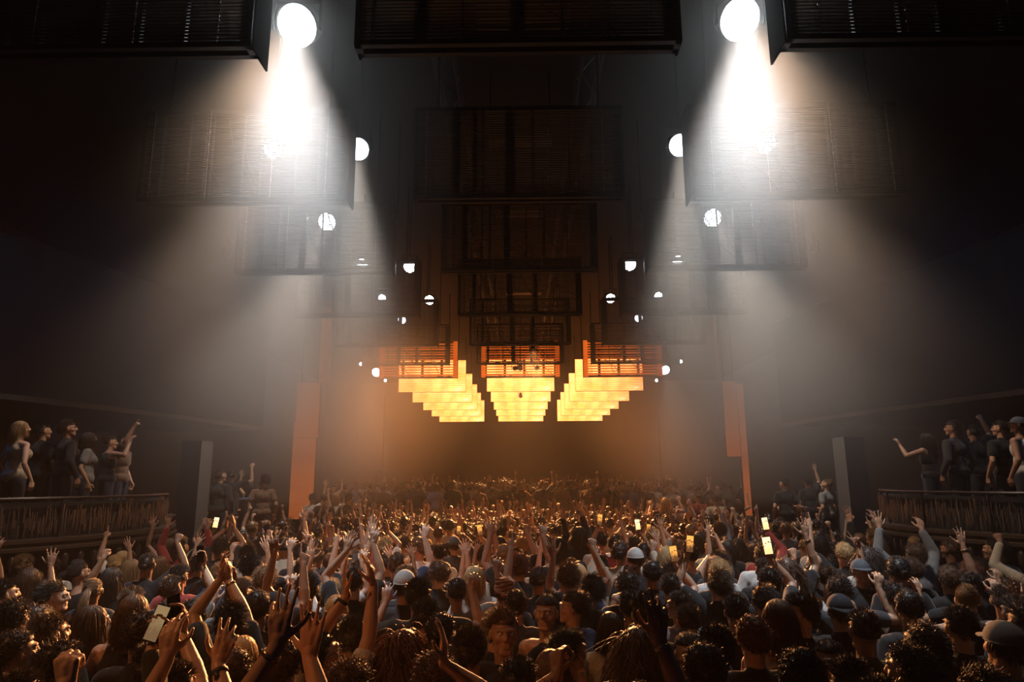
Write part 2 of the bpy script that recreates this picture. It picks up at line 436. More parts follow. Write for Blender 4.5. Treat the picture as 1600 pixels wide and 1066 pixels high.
# ---------------------------------------------------------------- haze: thin everywhere, with drifts added to brighten the beams near the lamps
def haze_mat(name, drifts):
    hm = bpy.data.materials.new(name); hm.use_nodes = True; nt = hm.node_tree; nt.nodes.clear()
    out = nt.nodes.new('ShaderNodeOutputMaterial'); vs = nt.nodes.new('ShaderNodeVolumeScatter')
    vs.inputs['Color'].default_value = (1.0, .93, .86, 1); vs.inputs['Anisotropy'].default_value = HAZE_G
    vs.inputs['Density'].default_value = HAZE_DENSITY
    nt.links.new(vs.outputs[0], out.inputs['Volume'])
    hm.cycles.volume_sampling = 'MULTIPLE_IMPORTANCE'; hm.cycles.homogeneous_volume = not drifts; hm.cycles.volume_step_rate = STEP_RATE
    if not drifts: return hm
    geo = nt.nodes.new('ShaderNodeNewGeometry')
    ab = nt.nodes.new('ShaderNodeVectorMath'); ab.operation = 'ABSOLUTE'
    nt.links.new(geo.outputs['Position'], ab.inputs[0])
    acc = None
    def nmath(op, a, b=None):
        n = nt.nodes.new('ShaderNodeMath'); n.operation = op
        for k, v in enumerate((a, b)):
            if v is None: continue
            if isinstance(v, (int, float)): n.inputs[k].default_value = v
            else: nt.links.new(v, n.inputs[k])
        return n.outputs[0]
    for c, r, d in drifts:
        sb = nt.nodes.new('ShaderNodeVectorMath'); sb.operation = 'SUBTRACT'; nt.links.new(ab.outputs[0], sb.inputs[0]); sb.inputs[1].default_value = c
        dv = nt.nodes.new('ShaderNodeVectorMath'); dv.operation = 'DIVIDE'; nt.links.new(sb.outputs[0], dv.inputs[0]); dv.inputs[1].default_value = r
        dt = nt.nodes.new('ShaderNodeVectorMath'); dt.operation = 'DOT_PRODUCT'; nt.links.new(dv.outputs[0], dt.inputs[0]); nt.links.new(dv.outputs[0], dt.inputs[1])
        g = nmath('MULTIPLY', nmath('POWER', math.e, nmath('MULTIPLY', dt.outputs['Value'], -1.0)), d)
        acc = g if acc is None else nmath('ADD', acc, g)
    nt.links.new(nmath('MAXIMUM', nmath('SUBTRACT', acc, .0012), 0.0), vs.inputs['Density'])
    return hm
haze = MB().box((0, 25.5, 5.0), (29.8, 52.8, 9.9)).build('stage_haze', haze_mat('thin_stage_haze', None))
tag(haze, 'thin smoke haze filling the whole hall', 'haze', kind='stuff')
for sd in (-1, 1):
    o = MB().box((sd * 5.0, 20.2, 5.7), (8.6, 31, 7.4)).build('glow_haze', haze_mat('glow_haze', GLOW_DRIFTS))
    tag(o, 'thicker haze added to brighten the white lamp beams on the %s side' % ('left' if sd < 0 else 'right'), 'haze', kind='stuff')
# ================================================================= people
rng = np.random.default_rng(11)
rnd = random.Random(5)
M['skin'] = mat('skin', rough=.48, objcol=True, spec=.45)
M['cloth'] = mat('cotton', rough=.85, objcol=True, noise=.35, nscale=30, spec=.25, sheen=.15)
M['jeans'] = mat('dark_denim', (.02, .024, .04), .9)
M['hair'] = mat('hair', rough=.46, objcol=True, spec=.4)
M['eye'] = mat('eyeball', (.5, .48, .45), .15)
M['phone_body'] = mat('phone_shell', (.01, .01, .012), .2, .2)
M['gold'] = mat('bracelet_metal', (.5, .36, .2), .25, .9)
M['strap'] = mat('black_strap', (.01, .01, .01), .6)
M['knit'] = mat('knitted_headwear', rough=.9, objcol=True, noise=.5, nscale=60)

def template(nseg, ncap):
    """unit capsule: rows of (axis side, ring radius, ring offset) -> topology reused for every tapered capsule"""
    rows = []
    for k in range(1, ncap + 1):
        a = -PI / 2 + (PI / 2) * k / ncap
        rows.append((0, math.cos(a), math.sin(a)))
    for k in range(0, ncap):
        a = (PI / 2) * k / ncap
        rows.append((1, math.cos(a), math.sin(a)))
    f = []
    nr = len(rows)
    for j in range(nr - 1):
        for i in range(nseg):
            f.append((1 + j * nseg + i, 1 + j * nseg + (i + 1) % nseg, 1 + (j + 1) * nseg + (i + 1) % nseg, 1 + (j + 1) * nseg + i))
    top = 1 + nr * nseg
    for i in range(nseg):
        f.append((0, 1 + (i + 1) % nseg, 1 + i)); f.append((top, 1 + (nr - 1) * nseg + i, 1 + (nr - 1) * nseg + (i + 1) % nseg))
    return rows, f

TPL = {}
def capsule(p0, r0, p1, r1, nseg=12, ncap=4, sc=None):
    key = (nseg, ncap)
    if key not in TPL: TPL[key] = template(nseg, ncap)
    rows, f = TPL[key]
    p0 = np.array(p0, float); p1 = np.array(p1, float)
    ax = p1 - p0; L = np.linalg.norm(ax)
    ax = ax / L if L > 1e-6 else np.array([0, 0, 1.])
    u = np.cross(ax, [0, 0, 1.]) if abs(ax[2]) < .9 else np.cross(ax, [1., 0, 0]); u /= np.linalg.norm(u); w = np.cross(ax, u)
    th = np.arange(nseg) * 2 * PI / nseg
    ring = np.cos(th)[:, None] * u + np.sin(th)[:, None] * w
    vs = [p0 - ax * r0]
    for side, rr, off in rows:
        c, r = (p0, r0) if side == 0 else (p1, r1)
        vs.extend(c + ax * off * r + ring * rr * r)
    vs.append(p1 + ax * r1)
    return np.array(vs), f

def ellipsoid(c, r, rot=None, nseg=18, ncap=7):
    v, f = capsule((0, 0, 0), 1, (0, 0, 1e-5), 1, nseg, ncap)
    v = v * np.array(r)
    if rot is not None: v = v @ np.array(rot).T
    return v + np.array(c), f

class Prims:
    def __init__(s): s.v = []; s.f = []; s.n = 0
    def add(s, vf):
        v, f = vf; s.v.append(v); s.f += [tuple(i + s.n for i in q) for q in f]; s.n += len(v)
    def cap(s, p0, r0, p1, r1, **k): s.add(capsule(p0, r0, p1, r1, **k))
    def ell(s, c, r, rot=None, **k): s.add(ellipsoid(c, r, rot, **k))
    def mesh(s, name):
        me = bpy.data.meshes.new(name); me.from_pydata(np.concatenate(s.v).tolist(), [], s.f); me.update(); return me

def fuse(prims, name, voxel, smooth=2, sf=.5):
    """union of overlapping closed pieces as one continuous skin"""
    me = prims.mesh('tmp')
    o = bpy.data.objects.new('tmp', me); COL.objects.link(o)
    m = o.modifiers.new('r', 'REMESH'); m.mode = 'VOXEL'; m.voxel_size = voxel; m.adaptivity = 0.0; m.use_smooth_shade = True
    if smooth:
        q = o.modifiers.new('s', 'SMOOTH'); q.factor = sf; q.iterations = smooth
    dg = bpy.context.evaluated_depsgraph_get(); dg.update()
    out = bpy.data.meshes.new_from_object(o.evaluated_get(dg)); out.name = name
    bpy.data.objects.remove(o); bpy.data.meshes.remove(me)
    out.shade_smooth()
    return out

def coords(me):
    a = np.empty(len(me.vertices) * 3); me.vertices.foreach_get('co', a); return a.reshape(-1, 3)
def set_coords(me, a):
    me.vertices.foreach_set('co', a.astype(np.float32).ravel()); me.update()

def nrm(v): v = np.array(v, float); return v / (np.linalg.norm(v) + 1e-12)
def rotv(v, ax, a):
    ax = nrm(ax); v = np.array(v, float)
    return v * math.cos(a) + np.cross(ax, v) * math.sin(a) + ax * np.dot(ax, v) * (1 - math.cos(a))

NECK = np.array([0, .0, 1.555]); HEAD = np.array([0, .012, 1.655])
def head_rot(yaw, pitch, roll=0):
    return np.array(Matrix.Rotation(R(yaw), 3, 'Z') @ Matrix.Rotation(R(pitch), 3, 'X') @ Matrix.Rotation(R(roll), 3, 'Y'))

def hand(P, W, d, n, side, curl, spread, detail=True, fat=1.0):
    """five fingers and a thumb; side +1 right hand, -1 left; curl: index..pinky, thumb"""
    d = nrm(d); n = nrm(np.array(n) - np.dot(n, d) * d); s = np.cross(d, n) * side
    W = np.array(W, float)
    offs = (.030, .010, -.011, -.030); kl = (.090, .094, .089, .080); fl = (.92, 1.02, .95, .76)
    for k in range(4):
        K = W + d * kl[k] + s * offs[k]
        P.cap(W + d * .012 + s * offs[k] * .5, .0155, K, .0125 * fat, nseg=8, ncap=3)
        if not detail and k in (1, 3): pass
        a = 0; p = K
        fd = nrm(d + s * offs[k] * spread * 9)
        ax = np.cross(fd, n)
        c = curl[k]
        for seg, (ln, am) in enumerate(((.043, 80), (.027, 95), (.022, 60))):
            a += R(am) * c
            q = p + rotv(fd, ax, a) * ln * fl[k]
            r0 = (.0094, .0085, .0078)[seg] * fat; P.cap(p, r0, q, r0 * .93, nseg=7, ncap=2)
            p = q
    P.cap(W + d * .045 - n * .002, .017, W + d * .07 - n * .002, .016, nseg=8, ncap=3)
    # thumb leaves the side of the palm near its base
    p = W + d * .022 + s * .016; c = curl[4]
    dirs = nrm(s * (.95 - .55 * c) + d * .62 + n * (.25 + .5 * c))
    for seg, ln in enumerate((.044, .034, .028)):
        q = p + dirs * ln
        r0 = (.0145, .0108, .0095)[seg] * fat; P.cap(p, r0, q, r0 * .88, nseg=8, ncap=3)
        dirs = nrm(dirs - s * (.18 + .45 * c) + d * .12 + n * .12 * c); p = q

def solve_arm(Sh, W, hint, L1=.285, L2=.265):
    Sh = np.array(Sh); W = np.array(W, float); v = W - Sh; D = np.linalg.norm(v)
    if D > (L1 + L2) * .995: W = Sh + v / D * (L1 + L2) * .995; v = W - Sh; D = np.linalg.norm(v)
    a = (L1 * L1 - L2 * L2 + D * D) / (2 * D); h = math.sqrt(max(L1 * L1 - a * a, 0))
    u = v / D; hp = np.array(hint, float); hp = hp - np.dot(hp, u) * u; hp = nrm(hp)
    return Sh + u * a + hp * h, W

OPEN = (.05, .03, .06, .12, .0); RELAX = (.28, .3, .33, .36, .3); FIST = (1, 1, 1, 1, .9)
POINT = (.0, .95, 1, 1, .9); PEACE = (.0, .02, 1, 1, .9); HOLD = (.38, .4, .42, .45, .35); CLAW = (.5, .45, .4, .42, .3)

class Pose:
    def __init__(s, L=None, Rr=None, yaw=0, pitch=4, roll=0, phone=None, build='m'):
        s.L = L; s.R = Rr; s.yaw = yaw; s.pitch = pitch; s.roll = roll; s.phone = phone; s.build = build
DOWN = dict(w=(.27, .06, .93), h=(.5, -1, 0), d=(0, .1, -1), n=(-1, 0, 0), c=RELAX, sp=.3)
def arm(w, h=(.8, .1, -1), d=(0, .1, 1), n=(0, 1, 0), c=OPEN, sp=1.): return dict(w=w, h=h, d=d, n=n, c=c, sp=sp)

def build_body(pose, name, voxel=.0062, far=False):
    P = Prims(); info = {}
    fem = pose.build == 'f'
    w = .9 if fem else 1.0
    P.ell((0, 0, .96), (.168 * (1.0 if fem else .97), .118, .13)); P.ell((0, 0, 1.12), (.142 * w, .10, .17)); P.ell((0, .005, 1.31), (.168 * w, .115, .165))
    P.ell((0, -.02, 1.33), (.15 * w, .10, .13))
    sw = .178 * w
    if fem:
        for sx in (-1, 1): P.ell((sx * .07, .09, 1.30), (.06, .055, .06))
    P.cap((-sw * .7, -.005, 1.425), .06, (sw * .7, -.005, 1.425), .06)
    P.cap((0, -.03, 1.40), .075, (0, -.005, 1.50), .058 * w); P.cap((0, -.005, 1.48), .056 * w, (0, .008, 1.585), .054 * w)
    arms = {}
    for side, A in ((1, pose.R or DOWN), (-1, pose.L or DOWN)):
        m = np.array([side, 1, 1])
        W = np.array(A['w']) * m if not A.get('abs') else np.array(A['w'])
        Sh = np.array([side * sw, -.005, 1.418])
        up = max(0., min(1., (W[2] - 1.3) / .5)); Sh = Sh + np.array([-side * .012, .01, .045]) * up
        E, W = solve_arm(Sh, W, np.array(A['h']) * m)
        d = np.array(A['d']) * m; n = np.array(A['n']) * m
        P.cap((side * sw * .6, -.01, 1.38), .068, Sh, .058 * (.92 if fem else 1)); aw = .88 if fem else 1.0
        P.cap(Sh, .054 * aw, Sh * .45 + E * .55, .049 * aw); P.cap(Sh * .5 + E * .5, .048 * aw, E, .039 * aw)
        P.cap(E, .040 * aw, E * .65 + W * .35, .042 * aw); P.cap(E * .7 + W * .3, .042 * aw, W, .026 * aw); P.cap(W, .025 * aw, W + nrm(d) * .02, .024 * aw)
        hand(P, W, d, n, side, A['c'], A['sp'], fat=1.25 if far else 1.0)
        arms[side] = (Sh, E, W, nrm(d), nrm(n))
    for sx in (-1, 1): P.cap((sx * .085, 0, .93), .088, (sx * .088, .004, .84), .08)
    RH = head_rot(pose.yaw, pose.pitch, pose.roll)
    H = NECK + RH @ (HEAD - NECK)
    def hp(c): return H + RH @ np.array(c, float)
    P.ell(hp((0, -.018, .022)), (.076, .096, .088), RH); P.ell(hp((0, .012, -.005)), (.068, .082, .085), RH)
    P.ell(hp((0, .034, -.062)), (.052, .052, .048), RH); P.cap(hp((-.02, .068, -.088)), .02, hp((.02, .068, -.088)), .02)
    P.cap(NECK + RH @ np.array([0, -.012, -.02]), .05 * w, hp((0, -.02, -.04)), .056)
    for sx in (-1, 1):
        P.ell(hp((sx * .040, .056, -.020)), (.023, .024, .022), RH)
        P.ell(hp((sx * .079, -.008, -.005)), (.010, .020, .031), RH @ head_rot(sx * -22, 0), nseg=10, ncap=4)
        P.cap(hp((sx * .012, .092, .03)), .0095, hp((sx * .045, .078, .028)), .009, nseg=8, ncap=3)
    P.cap(hp((0, .090, .022)), .0085, hp((0, .108, -.017)), .0105, nseg=8, ncap=3)
    for sx in (-1, 1): P.cap(hp((sx * .012, .098, -.022)), .0085, hp((sx * .008, .104, -.020)), .008, nseg=8, ncap=2)
    P.cap(hp((-.018, .086, -.052)), .006, hp((.018, .086, -.052)), .006, nseg=8, ncap=2); P.cap(hp((-.014, .084, -.063)), .0065, hp((.014, .084, -.063)), .0065, nseg=8, ncap=2)
    me = fuse(P, name, voxel, 2)
    if not far:
        co = coords(me); lc = (co - H) @ RH
        for sx in (-1, 1):
            d2 = (((lc - np.array([sx * .031, .085, .010])) / np.array([.016, .03, .010])) ** 2).sum(1)
            co = co - (RH @ np.array([0, .011, 0])) * np.exp(-d2)[:, None]
        d2 = (((lc - np.array([0, .095, -.0575])) / np.array([.022, .02, .003])) ** 2).sum(1)
        co = co - (RH @ np.array([0, .005, 0])) * np.exp(-d2)[:, None]
        set_coords(me, co)
        b = bmesh.new(); b.from_mesh(me)
        for sx in (-1, 1):
            q = bmesh.ops.create_uvsphere(b, u_segments=10, v_segments=8, radius=.0125)
            c = hp((sx * .031, .0745, .010)); bmesh.ops.translate(b, verts=q['verts'], vec=c)
            for f in {f for v in q['verts'] for f in v.link_faces}: f.material_index = 1; f.smooth = True
        b.to_mesh(me); b.free()
    me.materials.append(M['skin']); me.materials.append(M['eye'])
    info.update(arms=arms, RH=RH, H=H, w=w, sw=sw, fem=fem)
    return me, info

def build_top(info, kind, name, voxel=.011, seed=0):
    """tee / long / tank following the arms"""
    P = Prims(); w = info['w']; g = .013
    P.ell((0, 0, 1.0), (.192, .146, .13)); P.ell((0, 0, 1.12), (.142 * w + g + .004, .10 + g + .004, .18)); P.ell((0, .005, 1.31), (.168 * w + g, .115 + g, .165))
    P.ell((0, -.02, 1.33), (.15 * w + g, .10 + g, .13 + .01))
    P.cap((0, 0, .98), .14, (0, 0, 1.1), .125)
    if info['fem']:
        for sx in (-1, 1): P.ell((sx * .07, .09, 1.30), (.06 + g, .055 + g, .06 + g))
    sw = info['sw']
    if kind != 'tank': P.cap((-sw * .7, -.005, 1.425), .06 + g, (sw * .7, -.005, 1.425), .06 + g)
    P.cap((0, -.03, 1.38), .08 + g, (0, -.012, 1.435 if kind == 'tank' else 1.47), .06 * w + g)
    for side in (-1, 1):
        Sh, E, W, d, n = info['arms'][side]
        if kind == 'tank':
            P.cap((side * sw * .55, -.02, 1.36), .075, (side * sw * .55, -.02, 1.43), .05); continue
        P.cap((side * sw * .6, -.01, 1.38), .068 + g, Sh, .058 + g)
        if kind == 'tee': P.cap(Sh, .058 + g, Sh * .42 + E * .58, .056 + g)
        else:
            P.cap(Sh, .057 + g, E, .044 + g); P.cap(E, .046 + g, E * .12 + W * .88, .03 + g)
    me = fuse(P, name, voxel, 2)
    co = coords(me)
    r = np.random.default_rng(seed)
    off = np.zeros_like(co)
    for k in range(7):
        kv = r.normal(size=3) * np.array([22, 22, 14]); ph = r.uniform(0, 6.28); dr = nrm(r.normal(size=3))
        off += np.sin(co @ kv + ph)[:, None] * dr * .0022
    set_coords(me, co + off)
    me.materials.append(M['cloth'])
    return me

def build_trousers(name='trousers'):
    P = Prims()
    P.ell((0, 0, .95), (.176, .128, .12))
    for sx in (-1, 1):
        P.cap((sx * .085, 0, .93), .103, (sx * .10, .012, .50), .074); P.cap((sx * .10, .012, .50), .073, (sx * .105, -.012, .12), .056)
    me = fuse(P, name, .014, 2); me.materials.append(M['jeans']); return me

def build_shoes():
    P = Prims()
    for sx in (-1, 1):
        P.cap((sx * .105, -.035, .045), .044, (sx * .115, .14, .04), .039); P.cap((sx * .105, -.02, .05), .042, (sx * .105, -.015, .12), .045)
    me = fuse(P, 'shoes', .014, 1)
    co = coords(me); co[:, 2] = np.maximum(co[:, 2], 0.0); set_coords(me, co)
    me.materials.append(M['strap']); return me

# ---------------------------------------------------------------- hair (in the head's own frame)
SC = np.array([.079, .100, .092]); SCC = np.array([0, -.018, .022])
def scalp_points(n, r, low=-.75, style=''):
    out = []
    while len(out) < n:
        v = nrm(r.normal(size=3))
        p = v
        # keep the face free: hairline runs from the forehead down in front of the ears
        if v[1] > .15 and v[2] < .42 + .25 * (v[1] - .5): continue
        if v[2] < low or (v[1] > -.25 and v[2] < -.25): continue
        if v[2] < -.45 and v[1] > -.5: continue
        out.append(p)
    return np.array(out)

def strands(roots, nrms, length, r, seg=4, rad=.0022, curl=0., flow=(0, -.3, .4), grav=.0, lift=.5, jitter=.4, collide=True, ns=3):
    N = len(roots); L = length * r.uniform(.7, 1.15, size=(N, 1)) / seg
    d = nrms * lift + np.array(flow) + r.normal(size=(N, 3)) * jitter
    d /= np.linalg.norm(d, axis=1, keepdims=True)
    pts = [roots]; p = roots.copy()
    ph = r.uniform(0, 6.28, size=N); tw = r.normal(size=(N, 3))
    for k in range(seg):
        if curl:
            d = d + curl * np.cross(d, tw) + r.normal(size=(N, 3)) * curl * .35
        d = d + np.array([0, 0, -1.]) * grav
        d /= np.linalg.norm(d, axis=1, keepdims=True)
        p = p + d * L
        if collide:
            q = (p - SCC) / (SC * 1.06); m = np.linalg.norm(q, axis=1)
            ins = m < 1; p[ins] = SCC + (q[ins] / m[ins][:, None]) * SC * 1.06
            # shoulders and neck
            rr = np.linalg.norm(p[:, :2] - np.array([0, -.03]), axis=1); low = (p[:, 2] < -.05) & (rr < .07)
            s = (.07 / (rr[low] + 1e-6))[:, None]; p[low, :2] = np.array([0, -.03]) + (p[low, :2] - np.array([0, -.03])) * s
        pts.append(p.copy())
    pts = np.stack(pts, 1)                      # N, seg+1, 3
    ax = pts[:, -1] - pts[:, 0]; ax /= np.linalg.norm(ax, axis=1, keepdims=True) + 1e-9
    u = np.cross(ax, r.normal(size=(N, 3))); u /= np.linalg.norm(u, axis=1, keepdims=True) + 1e-9
    w = np.cross(ax, u)
    th = np.arange(ns) * 2 * PI / ns
    prof = np.linspace(1, .25, seg + 1)
    ring = (np.cos(th)[None, None, :, None] * u[:, None, None, :] + np.sin(th)[None, None, :, None] * w[:, None, None, :]) * (rad * prof)[None, :, None, None]
    V = (pts[:, :, None, :] + ring).reshape(-1, 3)
    base = (np.arange(N) * (seg + 1) * ns)[:, None, None]
    j = (np.arange(seg) * ns)[None, :, None]; i = np.arange(ns)[None, None, :]
    a = base + j + i; b = base + j + (i + 1) % ns; F = np.stack([a, b, b + ns, a + ns], -1).reshape(-1, 4)
    return V, F

def quad_mesh(name, parts, mats):
    """parts: list of (V, F list/array of quads or tris lists, material index)"""
    vs = np.concatenate([np.asarray(p[0], float) for p in parts]); n = 0; loops = []; starts = []; totals = []; mi = []; ls = 0
    for V, F, k in parts:
        if isinstance(F, np.ndarray):
            loops.append((F + n).ravel()); c = len(F); q = F.shape[1]
            starts.append(ls + np.arange(c) * q); totals.append(np.full(c, q)); ls += c * q; mi.append(np.full(c, k))
        else:
            c = len(F); t = np.array([len(f) for f in F]); loops.append(np.concatenate([np.array(f) for f in F]) + n)
            starts.append(ls + np.concatenate([[0], np.cumsum(t)[:-1]])); totals.append(t); ls += t.sum(); mi.append(np.full(c, k))
        n += len(V)
    me = bpy.data.meshes.new(name)
    me.vertices.add(len(vs)); me.vertices.foreach_set('co', vs.astype(np.float32).ravel())
    loops = np.concatenate(loops).astype(np.int32); starts = np.concatenate(starts).astype(np.int32); totals = np.concatenate(totals).astype(np.int32)
    me.loops.add(len(loops)); me.loops.foreach_set('vertex_index', loops)
    me.polygons.add(len(starts)); me.polygons.foreach_set('loop_start', starts); me.polygons.foreach_set('loop_total', totals)
    me.polygons.foreach_set('material_index', np.concatenate(mi).astype(np.int32))
    me.update(calc_edges=True)
    for m in mats: me.materials.append(m)
    me.shade_smooth()
    return me

def cap_shell(inflate=1.02, bump=0., r=None, low=-.55):
    """closed skull cap covering the scalp, face left free"""
    v, f = ellipsoid((0, 0, 0), (1, 1, 1), nseg=28, ncap=10)
    face = (v[:, 1] > .1) & (v[:, 2] < .42)
    neck = v[:, 2] < low
    s = np.full(len(v), inflate); s[face | neck | ((v[:, 1] > -.2) & (v[:, 2] < -.15))] = .90
    if bump: s = s + (r.uniform(-1, 1, len(v)) * bump) * (s > .95)
    return v * s[:, None] * SC + SCC, f

def build_hair(style, seed):
    r = np.random.default_rng(seed); parts = []
    def add(VF): parts.append((VF[0], VF[1], 0))
    def roots(n, **k):
        v = scalp_points(n, r, **k); return v * SC + SCC, v
    if style == 'curly':
        add(cap_shell(1.07, .04, r)); p, n = roots(1700); add(strands(p, n, .036, r, 5, .0024, curl=.75, flow=(0, 0, .15), lift=1.0, jitter=.6))
    elif style == 'afro':
        add(cap_shell(1.14, .05, r)); p, n = roots(1900); add(strands(p, n, .048, r, 5, .0026, curl=.8, flow=(0, 0, .1), lift=1.2, jitter=.4))
    elif style == 'crop':
        add(cap_shell(1.045, .015, r)); p, n = roots(1500); top = n[:, 2] > .25
        add(strands(p[top], n[top], .036, r, 4, .0021, flow=(.15, .35, .45), grav=.10, lift=.5, jitter=.30)); add(strands(p[~top], n[~top], .016, r, 2, .002, flow=(0, -.2, -.6), lift=.35, jitter=.2))
    elif style == 'messy':
        add(cap_shell(1.07, .03, r)); p, n = roots(1400); add(strands(p, n, .050, r, 5, .0023, curl=.22, flow=(.1, .1, .25), grav=.14, lift=.7, jitter=.55))
    elif style == 'fade':
        add(cap_shell(1.02, .004, r)); p, n = roots(1300); top = n[:, 2] > .45
        add(strands(p[top], n[top], .030, r, 3, .002, flow=(.1, .5, .3), grav=.05, lift=.6, jitter=.35)); add(strands(p[~top], n[~top], .006, r, 1, .0015, lift=1, jitter=.2))
    elif style == 'swept':
        add(cap_shell(1.06, .02, r)); p, n = roots(1500); add(strands(p, n, .070, r, 5, .0022, curl=.08, flow=(.5, -.5, .25), grav=.12, lift=.35, jitter=.22))
    elif style == 'long':
        add(cap_shell(1.05, .008, r)); p, n = roots(1500); sg = np.sign(p[:, :1] + r.normal(size=(len(p), 1)) * .01)
        add(strands(p, n, .36, r, 9, .0026, curl=.02, flow=(0, -.3, -.5), grav=.75, lift=.22, jitter=.10))
        add(strands(p, n, .32, r, 9, .0026, curl=.05, flow=(0, -.2, -.5), grav=.7, lift=.35, jitter=.14))
    elif style == 'wavy':
        add(cap_shell(1.08, .02, r)); p, n = roots(1700); add(strands(p, n, .30, r, 9, .0027, curl=.20, flow=(0, -.2, -.4), grav=.65, lift=.4, jitter=.2))
    elif style == 'bob':
        add(cap_shell(1.06, .01, r)); p, n = roots(1800); add(strands(p, n, .19, r, 7, .0025, curl=.03, flow=(0, -.2, -.5), grav=.7, lift=.3, jitter=.12))
    elif style == 'bun':
        add(cap_shell(1.04, .01, r)); p, n = roots(1400); tgt = np.array([0, -.10, .075]); d = tgt - p; d /= np.linalg.norm(d, axis=1, keepdims=True)
        add(strands(p, n + d * 1.6, .05, r, 3, .002, flow=(0, 0, 0), lift=.6, jitter=.08))
        v = np.array([nrm(x) for x in r.normal(size=(700, 3))]); add(ellipsoid((0, -.105, .09), (.036, .032, .034)))
        add(strands(v * .034 + np.array([0, -.105, .09]), np.cross(v, [0, 1, .3]) + v * .35, .035, r, 4, .002, curl=.2, flow=(0, 0, 0), lift=1, jitter=.1, collide=False))
    elif style == 'ponytail':
        add(cap_shell(1.04, .01, r)); p, n = roots(1300); tgt = np.array([0, -.12, .04]); d = tgt - p; d /= np.linalg.norm(d, axis=1, keepdims=True)
        add(strands(p, n + d * 1.6, .05, r, 3, .002, flow=(0, 0, 0), lift=.6, jitter=.08))
        q = np.tile([[0, -.115, .04]], (500, 1)) + r.normal(size=(500, 3)) * .009; add(strands(q, np.tile([[0, -1., .1]], (500, 1)), .30, r, 9, .0025, flow=(0, -.2, 0), grav=.28, lift=1, jitter=.12, collide=False))
    elif style == 'under':
        v, f = cap_shell(1.0, 0, r); add((v, f)); p, n = roots(1500); m = n[:, 2] < .05; add(strands(p[m], n[m], .03, r, 3, .002, flow=(0, -.2, -.8), grav=.4, lift=.3, jitter=.15))
    elif style == 'under_long':
        add(cap_shell(1.0, 0, r)); p, n = roots(2600); m = n[:, 2] < .12; add(strands(p[m], n[m], .26, r, 8, .0026, curl=.05, flow=(0, -.2, -.8), grav=.7, lift=.3, jitter=.15))
    elif style == 'buzz':
        add(cap_shell(1.012, .003, r)); p, n = roots(1600); add(strands(p, n, .008, r, 1, .0016, flow=(0, 0, 0), lift=1, jitter=.3))
    elif style == 'bald':
        p, n = roots(500, low=-.6); m = n[:, 2] < .15; add(strands(p[m], n[m], .008, r, 1, .0015, flow=(0, 0, 0), lift=1, jitter=.3))
    return quad_mesh('hair', parts, [M['hair']])

